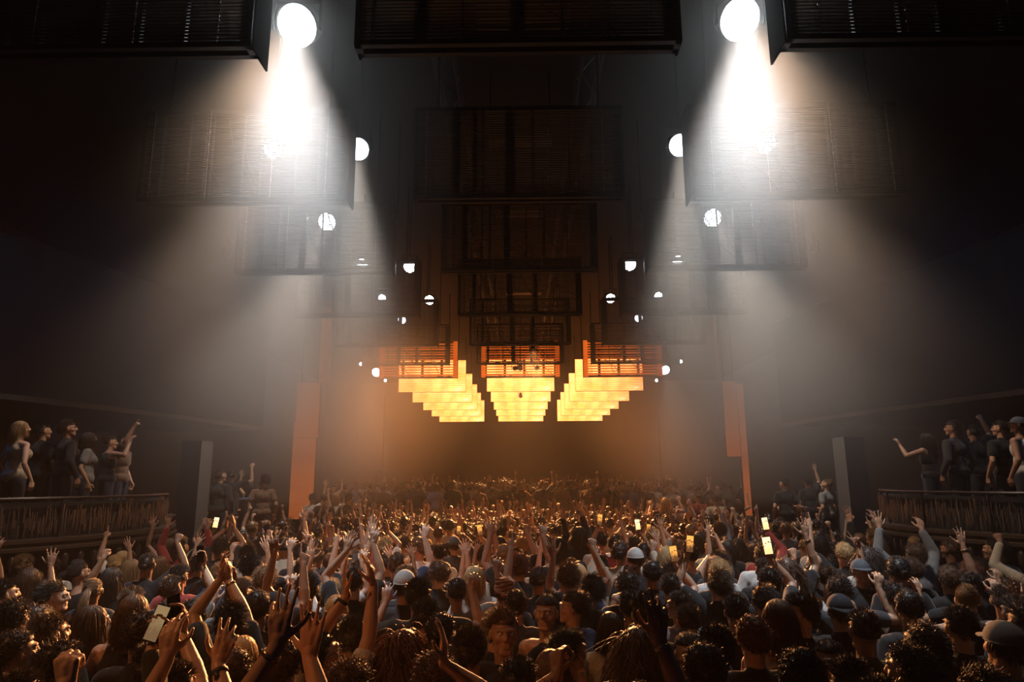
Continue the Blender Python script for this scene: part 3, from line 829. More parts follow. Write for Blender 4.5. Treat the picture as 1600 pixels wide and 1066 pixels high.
def build_headwear(kind):
    b = MB()
    if kind in ('cap', 'cap_back', 'bucket', 'beanie', 'scarf', 'brim'):
        v, f = ellipsoid((0, 0, 0), (1, 1, 1), nseg=26, ncap=9)
        k = {'cap': 1.14, 'cap_back': 1.14, 'bucket': 1.16, 'beanie': 1.16, 'scarf': 1.13, 'brim': 1.16}[kind]
        s = np.full(len(v), k); z0 = .08 if kind != 'scarf' else -.25
        v2 = v * s[:, None]
        v2[:, 2] = np.maximum(v2[:, 2], z0)
        if kind == 'beanie': v2[:, 2] = np.where(v2[:, 2] > .2, v2[:, 2] * 1.12, v2[:, 2])
        if kind in ('bucket', 'brim'): v2[:, 2] = np.minimum(v2[:, 2], .95)
        V = v2 * SC + SCC
        b.add(V.tolist(), f)
        zb = z0 * SC[2] + SCC[2]
        if kind in ('cap', 'cap_back'):
            sgn = 1 if kind == 'cap' else -1
            top = []; bot = []
            for j in range(2):
                for i in range(11):
                    a = PI * (.12 + .76 * i / 10); rr = (1.12, 1.12) if j == 0 else (1.12, 1.85)
                    x = math.cos(a) * SC[0] * rr[0]; y = math.sin(a) * SC[1] * rr[1] * sgn + SCC[1]
                    top.append((x, y, zb + .012 - j * .014 * math.sin(a)))
            n = len(top); bot = [(x, y, z - .006) for x, y, z in top]
            fs = [(i, i + 1, 12 + i, 11 + i) for i in range(10)] + [(n + i, n + 11 + i, n + 12 + i, n + i + 1) for i in range(10)] + [(11 + i, 12 + i, n + 12 + i, n + 11 + i) for i in range(10)]
            b.add(top + bot, fs)
        if kind in ('bucket', 'brim'):
            R1 = 1.55 if kind == 'bucket' else 2.15; dz = -.035 if kind == 'bucket' else .012
            vs = []
            for j, (rr, z) in enumerate(((1.10, .01), (R1, dz), (R1, dz - .007), (1.10, -.004))):
                for i in range(30):
                    a = 2 * PI * i / 30; vs.append((math.cos(a) * SC[0] * rr, math.sin(a) * SC[1] * rr + SCC[1], zb + z))
            b.add(vs, [(j * 30 + i, j * 30 + (i + 1) % 30, (j + 1) % 4 * 30 + (i + 1) % 30, (j + 1) % 4 * 30 + i) for j in range(4) for i in range(30)])
        if kind == 'beanie':
            vs = []
            for j in range(8):
                for i in range(30):
                    a = 2 * PI * i / 30; t = 2 * PI * j / 8; rr = 1.17 + .07 * math.cos(t)
                    vs.append((math.cos(a) * SC[0] * rr, math.sin(a) * SC[1] * rr + SCC[1], zb + .012 + .018 * math.sin(t) + .001 * (i % 2)))
            b.add(vs, [(j * 30 + i, j * 30 + (i + 1) % 30, (j + 1) % 8 * 30 + (i + 1) % 30, (j + 1) % 8 * 30 + i) for j in range(8) for i in range(30)])
        if kind == 'scarf':
            for q in range(5):      # folds wound round the head and a knot behind
                vs = []
                for j in range(6):
                    for i in range(30):
                        a = 2 * PI * i / 30; t = 2 * PI * j / 6; rr = 1.13 - .05 * q * .6 + .05 * math.cos(t)
                        vs.append((math.cos(a) * SC[0] * rr, math.sin(a) * SC[1] * rr + SCC[1], SCC[2] + SC[2] * (.05 + .2 * q) + .014 * math.sin(t) + .02 * math.sin(a + q)))
                b.add(vs, [(j * 30 + i, j * 30 + (i + 1) % 30, (j + 1) % 6 * 30 + (i + 1) % 30, (j + 1) % 6 * 30 + i) for j in range(6) for i in range(30)])
            v, f = ellipsoid((0, -.125, -.01), (.03, .022, .024)); b.add(v.tolist(), f)
    o = b.build('headwear', M['knit'], None, True); me = o.data; bpy.data.objects.remove(o); return me

# ---------------------------------------------------------------- libraries
VOX = .0070
POSES = {
 'idle':      Pose(yaw=0, pitch=2),
 'idle_left': Pose(yaw=38, pitch=4), 'idle_right': Pose(yaw=-40, pitch=4, build='f'), 'idle_f': Pose(yaw=8, pitch=5, build='f'),
 'wave_right': Pose(Rr=arm((.27, .16, 1.93), c=OPEN, sp=1.2), yaw=-8, pitch=10),
 'wave_left':  Pose(L=arm((.30, .10, 1.92), d=(.2, .1, 1), c=(.15, .1, .12, .2, .1), sp=1.4), yaw=12, pitch=8, build='f'),
 'both_up':    Pose(L=arm((.28, .12, 1.93), sp=1.3), Rr=arm((.24, .2, 1.90), d=(.1, .3, 1), c=RELAX), yaw=0, pitch=14),
 'both_wide':  Pose(L=arm((.44, .05, 1.84), d=(.5, .1, 1)), Rr=arm((.40, .12, 1.88), d=(.35, .2, 1), sp=1.5), yaw=-15, pitch=12, build='f'),
 'point_right': Pose(Rr=arm((.22, .28, 1.90), d=(-.1, .5, 1), n=(-.6, 1, 0), c=POINT, sp=.2), yaw=6, pitch=6),
 'point_left': Pose(L=arm((.26, .22, 1.92), d=(.1, .3, 1), n=(-.6, 1, 0), c=POINT, sp=.2), yaw=-4, pitch=6),
 'fist_right': Pose(Rr=arm((.25, .12, 1.88), d=(0, .25, 1), c=FIST, sp=.1), yaw=10, pitch=4),
 'fist_left':  Pose(L=arm((.24, .2, 1.84), d=(0, .3, 1), c=FIST, sp=.1), yaw=-20, pitch=6),
 'claw_right': Pose(Rr=arm((.34, .2, 1.80), d=(.1, .2, 1), c=CLAW, sp=1.6), yaw=18, pitch=2, build='f'),
 'phone_right': Pose(Rr=arm((.13, .30, 1.82), h=(.9, .1, -.6), d=(-.12, .05, 1), n=(-.25, -1, .05), c=HOLD, sp=.5), yaw=0, pitch=12, phone=1),
 'phone_left': Pose(L=arm((.18, .26, 1.86), h=(.9, .1, -.6), d=(-.12, .05, 1), n=(-.25, -1, .05), c=HOLD, sp=.5), yaw=6, pitch=14, phone=-1, build='f'),
 'clasp':      Pose(L=arm((.055, .24, 1.88), h=(1, 0, -.2), d=(-.08, .1, 1), n=(-1, 0, 0), c=(.1, .1, .12, .15, .1), sp=.2), Rr=arm((.055, .24, 1.88), h=(1, 0, -.2), d=(-.08, .1, 1), n=(-1, 0, 0), c=(.1, .1, .12, .15, .1), sp=.2), yaw=0, pitch=12),
 'dance':      Pose(L=arm((.30, .33, 1.56), h=(.7, -.3, -1), d=(0, .4, 1), c=RELAX), Rr=arm((.36, .2, 1.66), h=(.8, -.2, -1), d=(.2, .2, 1), c=CLAW), yaw=-24, pitch=2),
 'peace_left': Pose(L=arm((.36, .18, 1.86), d=(.5, .1, 1), n=(0, -1, .1), c=PEACE, sp=1.8), yaw=24, pitch=8),
}
POSE_WORDS = {'idle': 'arms down', 'idle_left': 'head turned left', 'idle_right': 'head turned right', 'idle_f': 'arms down', 'wave_right': 'right hand raised', 'wave_left': 'left hand raised',
 'both_up': 'both arms up', 'both_wide': 'arms spread high', 'point_right': 'right hand pointing up', 'point_left': 'left hand pointing up', 'fist_right': 'right fist up', 'fist_left': 'left fist up',
 'claw_right': 'right fingers spread', 'phone_right': 'filming right handed', 'phone_left': 'filming left handed', 'clasp': 'palms joined overhead', 'dance': 'hands at shoulders', 'peace_left': 'two fingers raised'}
BODY = {}
def get_body(k, kinds=('tee', 'long')):
    if k not in BODY:
        me, info = build_body(POSES[k], 'person_skin', VOX)
        BODY[k] = dict(me=me, info=info, tops={})
    return BODY[k]
def get_top(bd, kind):
    if kind not in bd['tops']: bd['tops'][kind] = build_top(bd['info'], kind, 'top', seed=rnd.randrange(999))
    return bd['tops'][kind]
TROUSERS = build_trousers(); SHOES = build_shoes()
HAIR = {}
def get_hair(style, v=0):
    if (style, v) not in HAIR: HAIR[(style, v)] = build_hair(style, 100 + v * 17 + len(style) * 3)
    return HAIR[(style, v)]
WEAR = {}
def get_wear(k):
    if k not in WEAR: WEAR[k] = build_headwear(k)
    return WEAR[k]

HC = {'black': (.012, .009, .008), 'dark': (.028, .016, .011), 'brown': (.075, .038, .020), 'light': (.20, .11, .05), 'blond': (.42, .27, .12), 'grey': (.25, .23, .21), 'auburn': (.12, .035, .015)}
SKIN = [(.50, .30, .20), (.42, .24, .15), (.33, .18, .11), (.22, .115, .07), (.11, .055, .035), (.58, .37, .27)]
CC = {'black': (.012, .012, .014), 'charcoal': (.04, .04, .045), 'white': (.62, .60, .57), 'cream': (.50, .44, .34), 'navy': (.02, .03, .07), 'grey': (.18, .18, .18), 'red': (.30, .04, .03), 'brown': (.14, .08, .05), 'olive': (.08, .08, .04)}

def mesh_ob(name, me, parent, col=None):
    o = bpy.data.objects.new(name, me); COL.objects.link(o); o.parent = parent
    if col is not None: o.color = (*col, 1)
    return o

def make_person(loc, rz, sc, pose, hair, hcol, skin, top, tcol, wear=None, wcol=None, hv=0, extras=(), bd=None):
    bd = bd or get_body(pose)
    info = bd['info']
    root = empty('person', loc, rz); root.scale = (sc, sc, sc)
    mesh_ob('body', bd['me'], root, SKIN[skin])
    mesh_ob({'tee': 't_shirt', 'long': 'long_sleeved_top', 'tank': 'tank_top'}[top], get_top(bd, top), root, CC[tcol])
    mesh_ob('trousers', TROUSERS, root); mesh_ob('shoes', SHOES, root)
    HM = Matrix([[*info['RH'][0], info['H'][0]], [*info['RH'][1], info['H'][1]], [*info['RH'][2], info['H'][2]], [0, 0, 0, 1]])
    j = rnd.uniform(.75, 1.3)
    h = mesh_ob('hair', get_hair(hair, hv), root, [c * j for c in HC[hcol]]); h.matrix_local = HM
    if wear:
        nm = {'cap': 'cap', 'cap_back': 'cap', 'bucket': 'bucket_hat', 'beanie': 'beanie', 'scarf': 'headscarf', 'brim': 'brimmed_hat'}[wear]
        w = mesh_ob(nm, get_wear(wear), root, wcol or (.5, .48, .45)); w.matrix_local = HM
    for e in extras:
        if e in ('watchR', 'watchL', 'bandR', 'bandL'):
            side = 1 if e[-1] == 'R' else -1
            Sh, E, W, d, n = info['arms'][side]; ax = nrm(W - E); c = W - ax * .035
            q = Vector(ax).to_track_quat('Z', 'Y')
            b = MB().lathe([(.0295, -.009), (.033, -.008), (.033, .008), (.0295, .009)], 20, tuple(c), q)
            if e[:5] == 'watch': b.box(tuple(c - np.array(n) * .034), (.03, .012, .03), q.to_matrix())
            b.build('watch' if e[:5] == 'watch' else 'bracelet', M['strap'] if e[:5] == 'watch' else M['gold'], root, True)
        if e == 'glasses':
            b = MB()
            for sx in (-1, 1):
                pts = [(sx * .032 + .024 * math.cos(a * PI / 7), .104, .010 + .019 * math.sin(a * PI / 7)) for a in range(15)]
                b.path(pts, .0022, 5); b.tube((sx * .056, .104, .014), (sx * .084, -.005, .012), .002, n=5)
                b.tube((sx * .008, .106, .012), (0, .11, .014), .002, n=5)
            g = b.build('glasses', M['strap'], root); g.matrix_local = HM
    return root, bd

def make_phone(root, bd, side, lit, label, pitch_out=0.0, sc=1.0, landscape=False):
    Sh, E, W, d, n = bd['info']['arms'][side]
    MW = Matrix.Translation(root.location) @ Matrix.Rotation(root.rotation_euler[2], 4, 'Z') @ Matrix.Scale(root.scale[0], 4)
    d = nrm(d); n = nrm(n - np.dot(n, d) * d)
    c = np.array(W) + d * .108 + n * .034
    s = np.cross(d, n)
    m = Matrix(((s[0], -n[0], d[0], c[0]), (s[1], -n[1], d[1], c[1]), (s[2], -n[2], d[2], c[2]), (0, 0, 0, 1)))
    ph = empty('smartphone'); ph.matrix_world = (MW @ m).normalized() if False else MW @ m
    mesh_ob('shell', PHONE[0], ph); mesh_ob('screen', PHONE[{'dark': 1, 'tan': 2, 'amber': 3, 'bright': 4, 'blue': 5}[lit]], ph)
    tag(ph, label, 'phone', 'phones held up in the crowd')
    return ph

def screen_mat(name, c0, c1, s):
    m = bpy.data.materials.new(name); m.use_nodes = True; nt = m.node_tree; b = nt.nodes['Principled BSDF']
    b.inputs['Base Color'].default_value = (.01, .01, .01, 1); b.inputs['Roughness'].default_value = .12
    if s:
        tc = nt.nodes.new('ShaderNodeTexCoord'); sp = nt.nodes.new('ShaderNodeSeparateXYZ'); n = nt.nodes.new('ShaderNodeTexNoise'); n.inputs['Scale'].default_value = 40
        nt.links.new(tc.outputs['Object'], sp.inputs[0]); nt.links.new(tc.outputs['Object'], n.inputs['Vector'])
        a = nt.nodes.new('ShaderNodeMath'); a.operation = 'MULTIPLY_ADD'; a.inputs[1].default_value = 9.; a.inputs[2].default_value = .0; nt.links.new(sp.outputs['Z'], a.inputs[0])
        a2 = nt.nodes.new('ShaderNodeMath'); a2.operation = 'ADD'; nt.links.new(a.outputs[0], a2.inputs[0]); nt.links.new(n.outputs['Fac'], a2.inputs[1])
        r = nt.nodes.new('ShaderNodeValToRGB'); e = r.color_ramp.elements; e[0].position = .15; e[0].color = (*c1, 1); e[1].position = .75; e[1].color = (*c0, 1)
        nt.links.new(a2.outputs[0], r.inputs[0]); nt.links.new(r.outputs[0], b.inputs['Emission Color']); b.inputs['Emission Strength'].default_value = s
    return m
def _ph():
    out = []
    o = MB().box((0, 0, 0), (.074, .009, .152)).build('shell', M['phone_body'], None, bevel=.003); me = o.data; bpy.data.objects.remove(o); out.append(me)
    for nm, c0, c1, s in (('dark', 0, 0, 0), ('tan', (.55, .36, .16), (.35, .2, .09), .55), ('amber', (1, .42, .08), (.12, .05, .02), 1.3), ('bright', (1, .78, .42), (1, .6, .25), 1.6), ('blue', (.55, .7, 1), (.4, .5, .8), 1.2)):
        o = MB().box((0, -.0052, 0), (.067, .0012, .142)).build('screen', screen_mat('screen_' + nm, c0, c1, s)); me = o.data; bpy.data.objects.remove(o); out.append(me)
    return out
PHONE = _ph()
# ---------------------------------------------------------------- who stands where
HAIRW = {'curly': 'curly', 'afro': 'round curly', 'crop': 'short', 'messy': 'tousled', 'fade': 'close-cropped', 'swept': 'swept-back', 'long': 'long', 'wavy': 'long wavy', 'bob': 'chin-length',
         'bun': 'knotted', 'ponytail': 'ponytailed', 'buzz': 'shaved', 'bald': 'thinning', 'under': '', 'under_long': 'long'}
TOPW = {'tee': 't-shirt', 'long': 'long-sleeved top', 'tank': 'tank top'}
HCW = {'black': 'black', 'dark': 'dark', 'brown': 'brown', 'light': 'light brown', 'blond': 'blond', 'grey': 'grey', 'auburn': 'reddish'}
PEOPLE = []     # dict(px, py, x, y, z0, ...)

def project(p):
    v = CR.transposed() @ (Vector(p) - Vector((0, 0, CAM_Z)))
    return 800 + FPX * v.x / -v.z, 533 - FPX * v.y / -v.z

# px, py of the head in the photograph, body pose, hair, hair colour, skin, top, top colour, turn of the body (degrees), [extras]
HP = [
 # nearest rows, left to right
 (20, 962, 'idle', 'messy', 'dark', 3, 'tee', 'black', 0), (52, 1003, 'idle_right', 'curly', 'black', 1, 'tee', 'black', 0), (97, 984, 'idle_right', 'swept', 'brown', 1, 'tee', 'black', 10),
 (118, 1032, 'idle_right', 'messy', 'dark', 1, 'tee', 'black', 0), (85, 930, 'idle_right', 'swept', 'black', 0, 'tee', 'black', -35), (45, 902, 'idle_f', 'long', 'brown', 0, 'tank', 'black', 25),
 (80, 882, 'idle_left', 'curly', 'dark', 3, 'tee', 'white', 12), (125, 893, 'idle_right', 'ponytail', 'dark', 1, 'tank', 'black', 0), (8, 925, 'idle_right', 'crop', 'dark', 1, 'tee', 'black', 0),
 (160, 975, 'idle_right', 'long', 'brown', 0, 'tank', 'black', -15), (183, 950, 'idle', 'bob', 'brown', 1, 'tank', 'black', 0), (206, 938, 'idle', 'crop', 'light', 0, 'tee', 'grey', 0),
 (176, 900, 'wave_left', 'long', 'dark', 1, 'tank', 'black', 0), (206, 886, 'idle_right', 'long', 'light', 5, 'tank', 'charcoal', -30), (230, 880, 'idle', 'fade', 'dark', 3, 'tee', 'black', 0),
 (285, 858, 'idle_left', 'bald', 'dark', 2, 'tee', 'black', 140), (310, 880, 'idle_right', 'swept', 'black', 1, 'tee', 'black', -15), (268, 917, 'idle', 'fade', 'brown', 1, 'tee', 'charcoal', 0),
 (215, 987, 'idle', 'curly', 'dark', 2, 'long', 'black', 0), (352, 852, 'idle', 'messy', 'dark', 2, 'tee', 'charcoal', 0), (393, 857, 'idle_left', 'messy', 'brown', 1, 'tee', 'black', 0),
 (388, 884, 'idle', 'swept', 'black', 1, 'tee', 'black', 0), (384, 917, 'idle_f', 'bun', 'blond', 0, 'tank', 'black', 0), (376, 952, 'idle', 'curly', 'dark', 2, 'tee', 'black', 0),
 (381, 1006, 'idle_f', 'bob', 'blond', 0, 'tank', 'cream', 0), (352, 1046, 'idle', 'curly', 'brown', 1, 'tee', 'black', 0), (412, 1034, 'idle', 'curly', 'brown', 2, 'tee', 'black', 0),
 (245, 1036, 'idle', 'crop', 'dark', 1, 'long', 'black', 0), (300, 960, 'idle', 'curly', 'black', 2, 'tee', 'black', 0),
 (425, 845, 'idle', 'swept', 'brown', 1, 'tee', 'brown', 0), (478, 888, 'idle', 'swept', 'black', 1, 'tee', 'black', 0), (480, 917, 'idle', 'crop', 'black', 2, 'tee', 'black', 0),
 (523, 866, 'idle', 'fade', 'brown', 1, 'tee', 'black', 0), (470, 862, 'idle', 'crop', 'dark', 1, 'tee', 'black', 5), (604, 878, 'idle', 'fade', 'dark', 1, 'tee', 'charcoal', 0),
 (632, 880, 'idle', 'fade', 'brown', 0, 'tee', 'navy', 0), (626, 903, 'idle_left', 'crop', 'light', 0, 'tee', 'charcoal', 0), (655, 927, 'idle', 'crop', 'black', 2, 'tee', 'black', 0),
 (640, 910, 'idle', 'under', 'dark', 1, 'tee', 'charcoal', 0, 'capw'), (672, 893, 'idle_left', 'messy', 'brown', 1, 'tee', 'black', 0), (667, 963, 'idle', 'crop', 'black', 2, 'tee', 'black', 0),
 (725, 922, 'idle', 'fade', 'black', 2, 'tee', 'grey', 0), (745, 865, 'idle', 'crop', 'dark', 1, 'tee', 'brown', 0), (770, 922, 'idle', 'scarfed', 'dark', 2, 'tee', 'charcoal', 0, 'scarf'),
 (697, 978, 'idle', 'curly', 'black', 3, 'tee', 'white', 0), (722, 1016, 'idle', 'crop', 'dark', 1, 'tee', 'black', 0), (770, 978, 'idle', 'curly', 'black', 2, 'tee', 'black', 0),
 (808, 992, 'idle_left', 'swept', 'brown', 2, 'tee', 'black', 150), (535, 984, 'idle_right', 'curly', 'black', 2, 'tee', 'black', 0), (568, 1000, 'idle', 'crop', 'black', 2, 'tee', 'black', 0),
 (612, 1008, 'idle_right', 'wavy', 'auburn', 1, 'tank', 'black', 0), (615, 1056, 'idle', 'messy', 'brown', 1, 'tee', 'black', 0), (668, 1058, 'idle', 'messy', 'brown', 1, 'tee', 'black', 0),
 (784, 1050, 'idle', 'fade', 'black', 4, 'tee', 'black', 0), (850, 1048, 'idle_f', 'bob', 'brown', 1, 'tank', 'black', 0),
 (825, 943, 'idle', 'curly', 'dark', 2, 'tee', 'charcoal', 0), (862, 952, 'idle_f', 'bun', 'dark', 1, 'tank', 'black', 155), (897, 950, 'idle_left', 'swept', 'dark', 1, 'tee', 'navy', 45),
 (910, 1012, 'idle_right', 'messy', 'black', 1, 'tee', 'grey', -20), (978, 1006, 'idle_f', 'wavy', 'brown', 3, 'long', 'black', 0), (972, 948, 'idle', 'crop', 'black', 2, 'tee', 'black', 0),
 (998, 872, 'idle', 'under', 'dark', 2, 'tee', 'black', 0, 'capw'), (1045, 892, 'idle_right', 'swept', 'brown', 0, 'tee', 'black', -25), (1021, 893, 'idle', 'curly', 'black', 3, 'tee', 'black', 0),
 (1062, 915, 'idle', 'crop', 'dark', 1, 'tee', 'black', 0), (1068, 972, 'idle', 'fade', 'dark', 2, 'tee', 'black', 0), (1072, 1026, 'idle_f', 'bun', 'black', 2, 'tee', 'black', 165),
 (815, 882, 'idle', 'messy', 'auburn', 2, 'tee', 'black', 0), (848, 905, 'idle', 'fade', 'dark', 2, 'tee', 'black', 0), (888, 900, 'idle', 'swept', 'brown', 1, 'tee', 'black', 0), (920, 912, 'idle_right', 'swept', 'dark', 1, 'tee', 'black', 0),
 (965, 912, 'idle', 'messy', 'dark', 2, 'tee', 'black', 0), (985, 895, 'idle_f', 'bun', 'auburn', 2, 'tank', 'red', 0), (1125, 908, 'idle', 'swept', 'brown', 1, 'tee', 'black', 0), (1173, 905, 'idle_left', 'crop', 'dark', 2, 'tee', 'black', 0),
 (1150, 952, 'idle', 'crop', 'black', 2, 'tee', 'black', 0), (1185, 995, 'idle', 'curly', 'auburn', 1, 'tee', 'black', 0), (1122, 1002, 'idle', 'crop', 'black', 2, 'tee', 'olive', 0), (1172, 1046, 'idle', 'curly', 'black', 3, 'tee', 'black', 0),
 (1190, 935, 'idle', 'swept', 'black', 1, 'tee', 'black', 0), (1237, 886, 'idle', 'wavy', 'brown', 2, 'tee', 'black', 0), (1272, 878, 'idle', 'bald', 'brown', 1, 'tee', 'charcoal', 0), (1285, 903, 'idle_f', 'bun', 'brown', 1, 'tank', 'white', 0),
 (1318, 862, 'idle', 'curly', 'blond', 1, 'tee', 'black', 0), (1372, 892, 'idle', 'under', 'dark', 2, 'tee', 'black', 175, 'capd'), (1408, 888, 'idle', 'afro', 'black', 3, 'tee', 'black', 0), (1434, 893, 'idle', 'messy', 'brown', 2, 'tee', 'black', 0),
 (1458, 900, 'idle_left', 'curly', 'brown', 2, 'tee', 'black', 0), (1491, 908, 'idle', 'crop', 'black', 2, 'tee', 'black', 0), (1517, 893, 'idle', 'messy', 'auburn', 2, 'tee', 'black', 0), (1522, 936, 'idle_left', 'bun', 'light', 0, 'tank', 'black', 0),
 (1250, 953, 'idle_left', 'crop', 'dark', 2, 'tee', 'black', 30), (1215, 966, 'idle', 'bob', 'brown', 2, 'tank', 'cream', 0), (1312, 950, 'idle', 'under', 'dark', 2, 'long', 'black', 0, 'capb'), (1268, 1028, 'idle', 'buzz', 'dark', 2, 'tee', 'charcoal', 165, 'glasses'),
 (1222, 1040, 'idle', 'curly', 'black', 3, 'tee', 'black', 0), (1350, 980, 'idle', 'fade', 'dark', 2, 'long', 'olive', 0), (1385, 1035, 'idle_left', 'messy', 'black', 2, 'tee', 'black', 0), (1330, 1062, 'idle', 'crop', 'black', 2, 'tee', 'grey', 0),
 (1455, 1020, 'idle', 'swept', 'black', 2, 'long', 'navy', 0), (1535, 1005, 'idle', 'under', 'dark', 1, 'tee', 'grey', 0, 'capg'), (1500, 975, 'idle', 'crop', 'black', 2, 'tee', 'black', 0), (1420, 945, 'idle', 'curly', 'black', 2, 'tee', 'charcoal', 0),
 (1575, 950, 'idle', 'crop', 'black', 2, 'tee', 'black', 0), (1030, 955, 'idle', 'crop', 'black', 2, 'tee', 'black', 0), (930, 968, 'idle_f', 'bob', 'dark', 2, 'tee', 'cream', 0),
 (1035, 840, 'idle', 'under', 'dark', 1, 'tee', 'cream', 0, 'brim'), (767, 826, 'idle', 'under', 'dark', 2, 'tee', 'brown', 0, 'beanieo'), (710, 850, 'idle', 'under', 'dark', 2, 'tee', 'charcoal', 0, 'beanieg'),
 (960, 848, 'idle', 'curly', 'dark', 2, 'tee', 'red', 0), (990, 850, 'idle_right', 'crop', 'dark', 3, 'tee', 'black', 0),
]
WEARS = {'capw': ('cap', (.55, .53, .50), 'white cap'), 'scarf': ('scarf', (.36, .13, .06), 'rust headscarf'), 'capd': ('cap', (.08, .09, .11), 'dark grey cap'), 'capb': ('cap_back', (.02, .025, .04), 'black cap turned backwards'),
         'capg': ('cap', (.2, .2, .2), 'grey cap'), 'brim': ('brim', (.55, .50, .42), 'wide pale brimmed hat'), 'beanieo': ('beanie', (.22, .09, .05), 'brown beanie'), 'beanieg': ('beanie', (.10, .12, .15), 'blue-grey beanie')}
def add_person(x, y, z0, pose, hair, hc, skin, top, tc, turn, sc, extra=None, pin=True, bd=None, phone=None, words=None, extras=()):
    PEOPLE.append(dict(x=x, y=y, z0=z0, pose=pose, hair='under' if hair == 'scarfed' else hair, hc=hc, skin=skin, top=top, tc=tc, turn=turn, sc=sc, extra=extra, pin=pin, bd=bd, phone=phone, words=words, extras=list(extras)))
    return PEOPLE[-1]

# raised arms of the named rows: index by (px, py) -> pose override
RAISE = {(300, 960): ('phone_right', 'tan'), (268, 917): ('phone_right', 'dark'), (230, 880): ('fist_right', None), (176, 900): ('fist_left', None), (480, 917): ('wave_left', None), (425, 845): ('wave_right', None),
         (388, 884): ('claw_right', None), (478, 888): ('both_wide', None), (725, 922): ('claw_right', None), (632, 880): ('both_up', None), (745, 865): ('point_right', None), (815, 882): ('both_up', None),
         (848, 905): ('point_left', None), (888, 900): ('fist_right', None), (920, 912): ('wave_left', None), (1062, 915): ('phone_right', 'amber'), (1125, 908): ('phone_left', 'amber'), (1173, 905): ('phone_right', 'bright'),
         (1237, 886): ('wave_right', None), (1285, 903): ('fist_left', None), (1318, 862): ('point_left', None), (1434, 893): ('peace_left', None), (1458, 900): ('wave_right', None), (1522, 936): ('dance', None), (1372, 892): ('idle', None),
         (990, 850): ('phone_right', 'bright'), (960, 848): ('phone_left', 'amber'), (655, 927): ('dance', None), (604, 878): ('idle', None), (1491, 908): ('dance', None), (352, 852): ('clasp', None), (310, 880): ('claw_right', None),
         (1250, 953): ('idle_left', None), (1030, 955): ('idle', None), (376, 952): ('point_right', None), (1408, 888): ('idle', None), (1035, 840): ('idle', None), (523, 866): ('idle', None)}
for row in HP:
    px, py, pose, hair, hc, sk, top, tc, turn = row[:9]
    ex = row[9] if len(row) > 9 else None
    fem = POSES[pose].build == 'f'
    sc = rnd.uniform(.97, 1.04) * (.96 if fem else 1.0)
    ph = None
    if (px, py) in RAISE: pose, ph = RAISE[(px, py)]
    w = on_z(px, py, 1.68 * sc)
    add_person(w.x, w.y, 0, pose, hair, hc, sk, top, tc, turn, sc, ex, phone=ph, extras=['bandR'] if pose in ('fist_right', 'wave_right') and rnd.random() < .4 else [])

# ---- foreground people reaching into the frame: arms solved towards where the photograph shows the hands
def hero(px, py, sc, hair, hc, sk, top, tc, arms, yaw=0, pitch=6, turn=0, words='', extras=(), wear=None, build='m', phone=None):
    w = on_z(px, py, 1.68 * sc)
    th = R(turn)
    def loc(v):
        v = Vector(v) - Vector((w.x, w.y, 0)); v = Matrix.Rotation(-th, 3, 'Z') @ v; return np.array(v) / sc
    spec = {}
    for side, (hx, hy, dy, d, n, c, sp, hint) in arms.items():
        W = loc(on_y(hx, hy, w.y + dy)); sg = 1 if side == 'R' else -1
        spec[side] = dict(w=tuple(W), abs=True, h=hint, d=d, n=n, c=c, sp=sp)
    P = Pose(L=spec.get('L'), Rr=spec.get('R'), yaw=yaw, pitch=pitch, build=build)
    me, info = build_body(P, 'person_skin', .0058)
    bd = dict(me=me, info=info, tops={})
    return add_person(w.x, w.y, 0, None, hair, hc, sk, top, tc, turn, sc, wear, bd=bd, words=words, extras=extras, phone=phone)

UP = (0, .15, 1)
HERO_KEYS = []
#            head px  py
hero(505, 1018, 1.0, 'curly', 'black', 1, 'tee', 'cream', {'L': (545, 925, .10, (.25, .2, 1), (-1, .3, 0), (.1, .1, .12, .2, .2), .4, (1, 0, -.1)), 'R': (583, 915, .16, (-.22, .1, 1), (-1, .2, 0), (.12, .15, .2, .3, .2), .4, (1, .1, -.4))},
     yaw=-48, pitch=14, words='curly-haired person in cream t-shirt and glasses clasping raised hands overhead, front centre left', extras=['glasses', 'watchL'])
hero(446, 1160, 1.03, 'crop', 'dark', 1, 'tee', 'charcoal', {'L': (424, 1000, .10, (0, .1, 1), (0, 1, 0), (.05, .1, .12, .3, .0), .8, (1, 0, -1)), 'R': (470, 1004, .32, (.0, .1, 1), (0, 1, 0), (.03, .02, .04, .08, .0), .7, (1, .2, -1))},
     words='dark-haired person raising two open palms, front row left of the clasped hands', extras=['bandL'])
hero(330, 1150, 1.02, 'messy', 'brown', 1, 'tee', 'white', {'R': (336, 985, .45, (.15, .35, 1), (-.3, 1, 0), (.15, .2, .3, .4, .2), .8, (.5, -.3, -1)), 'L': (270, 1035, .25, (.1, .2, 1), (0, 1, 0), RELAX, .5, (1, 0, -1))},
     words='person in white t-shirt raising an arm with a black watch, front row left', extras=['watchR'])
hero(372, 970, 1.0, 'swept', 'black', 1, 'tee', 'black', {'L': (355, 905, .15, (.1, .2, 1), (-1, .2, 0), (.2, .2, .25, .3, .2), .4, (1, 0, -.6)), 'R': (366, 903, .18, (-.1, .1, 1), (-1, .2, 0), (.15, .2, .3, .3, .2), .3, (1, 0, -.6))},
     words='dark-haired person with hands clapped together above the blond bun, left', extras=['bandR'])
hero(105, 1230, 1.0, 'crop', 'dark', 0, 'tee', 'black', {'R': (112, 1075, .16, (-.2, .1, 1), (0, 1, -.1), (.75, .8, .8, .85, .8), .6, (1, 0, -1))},
     words='person whose half closed pale fist rises at the bottom left corner')
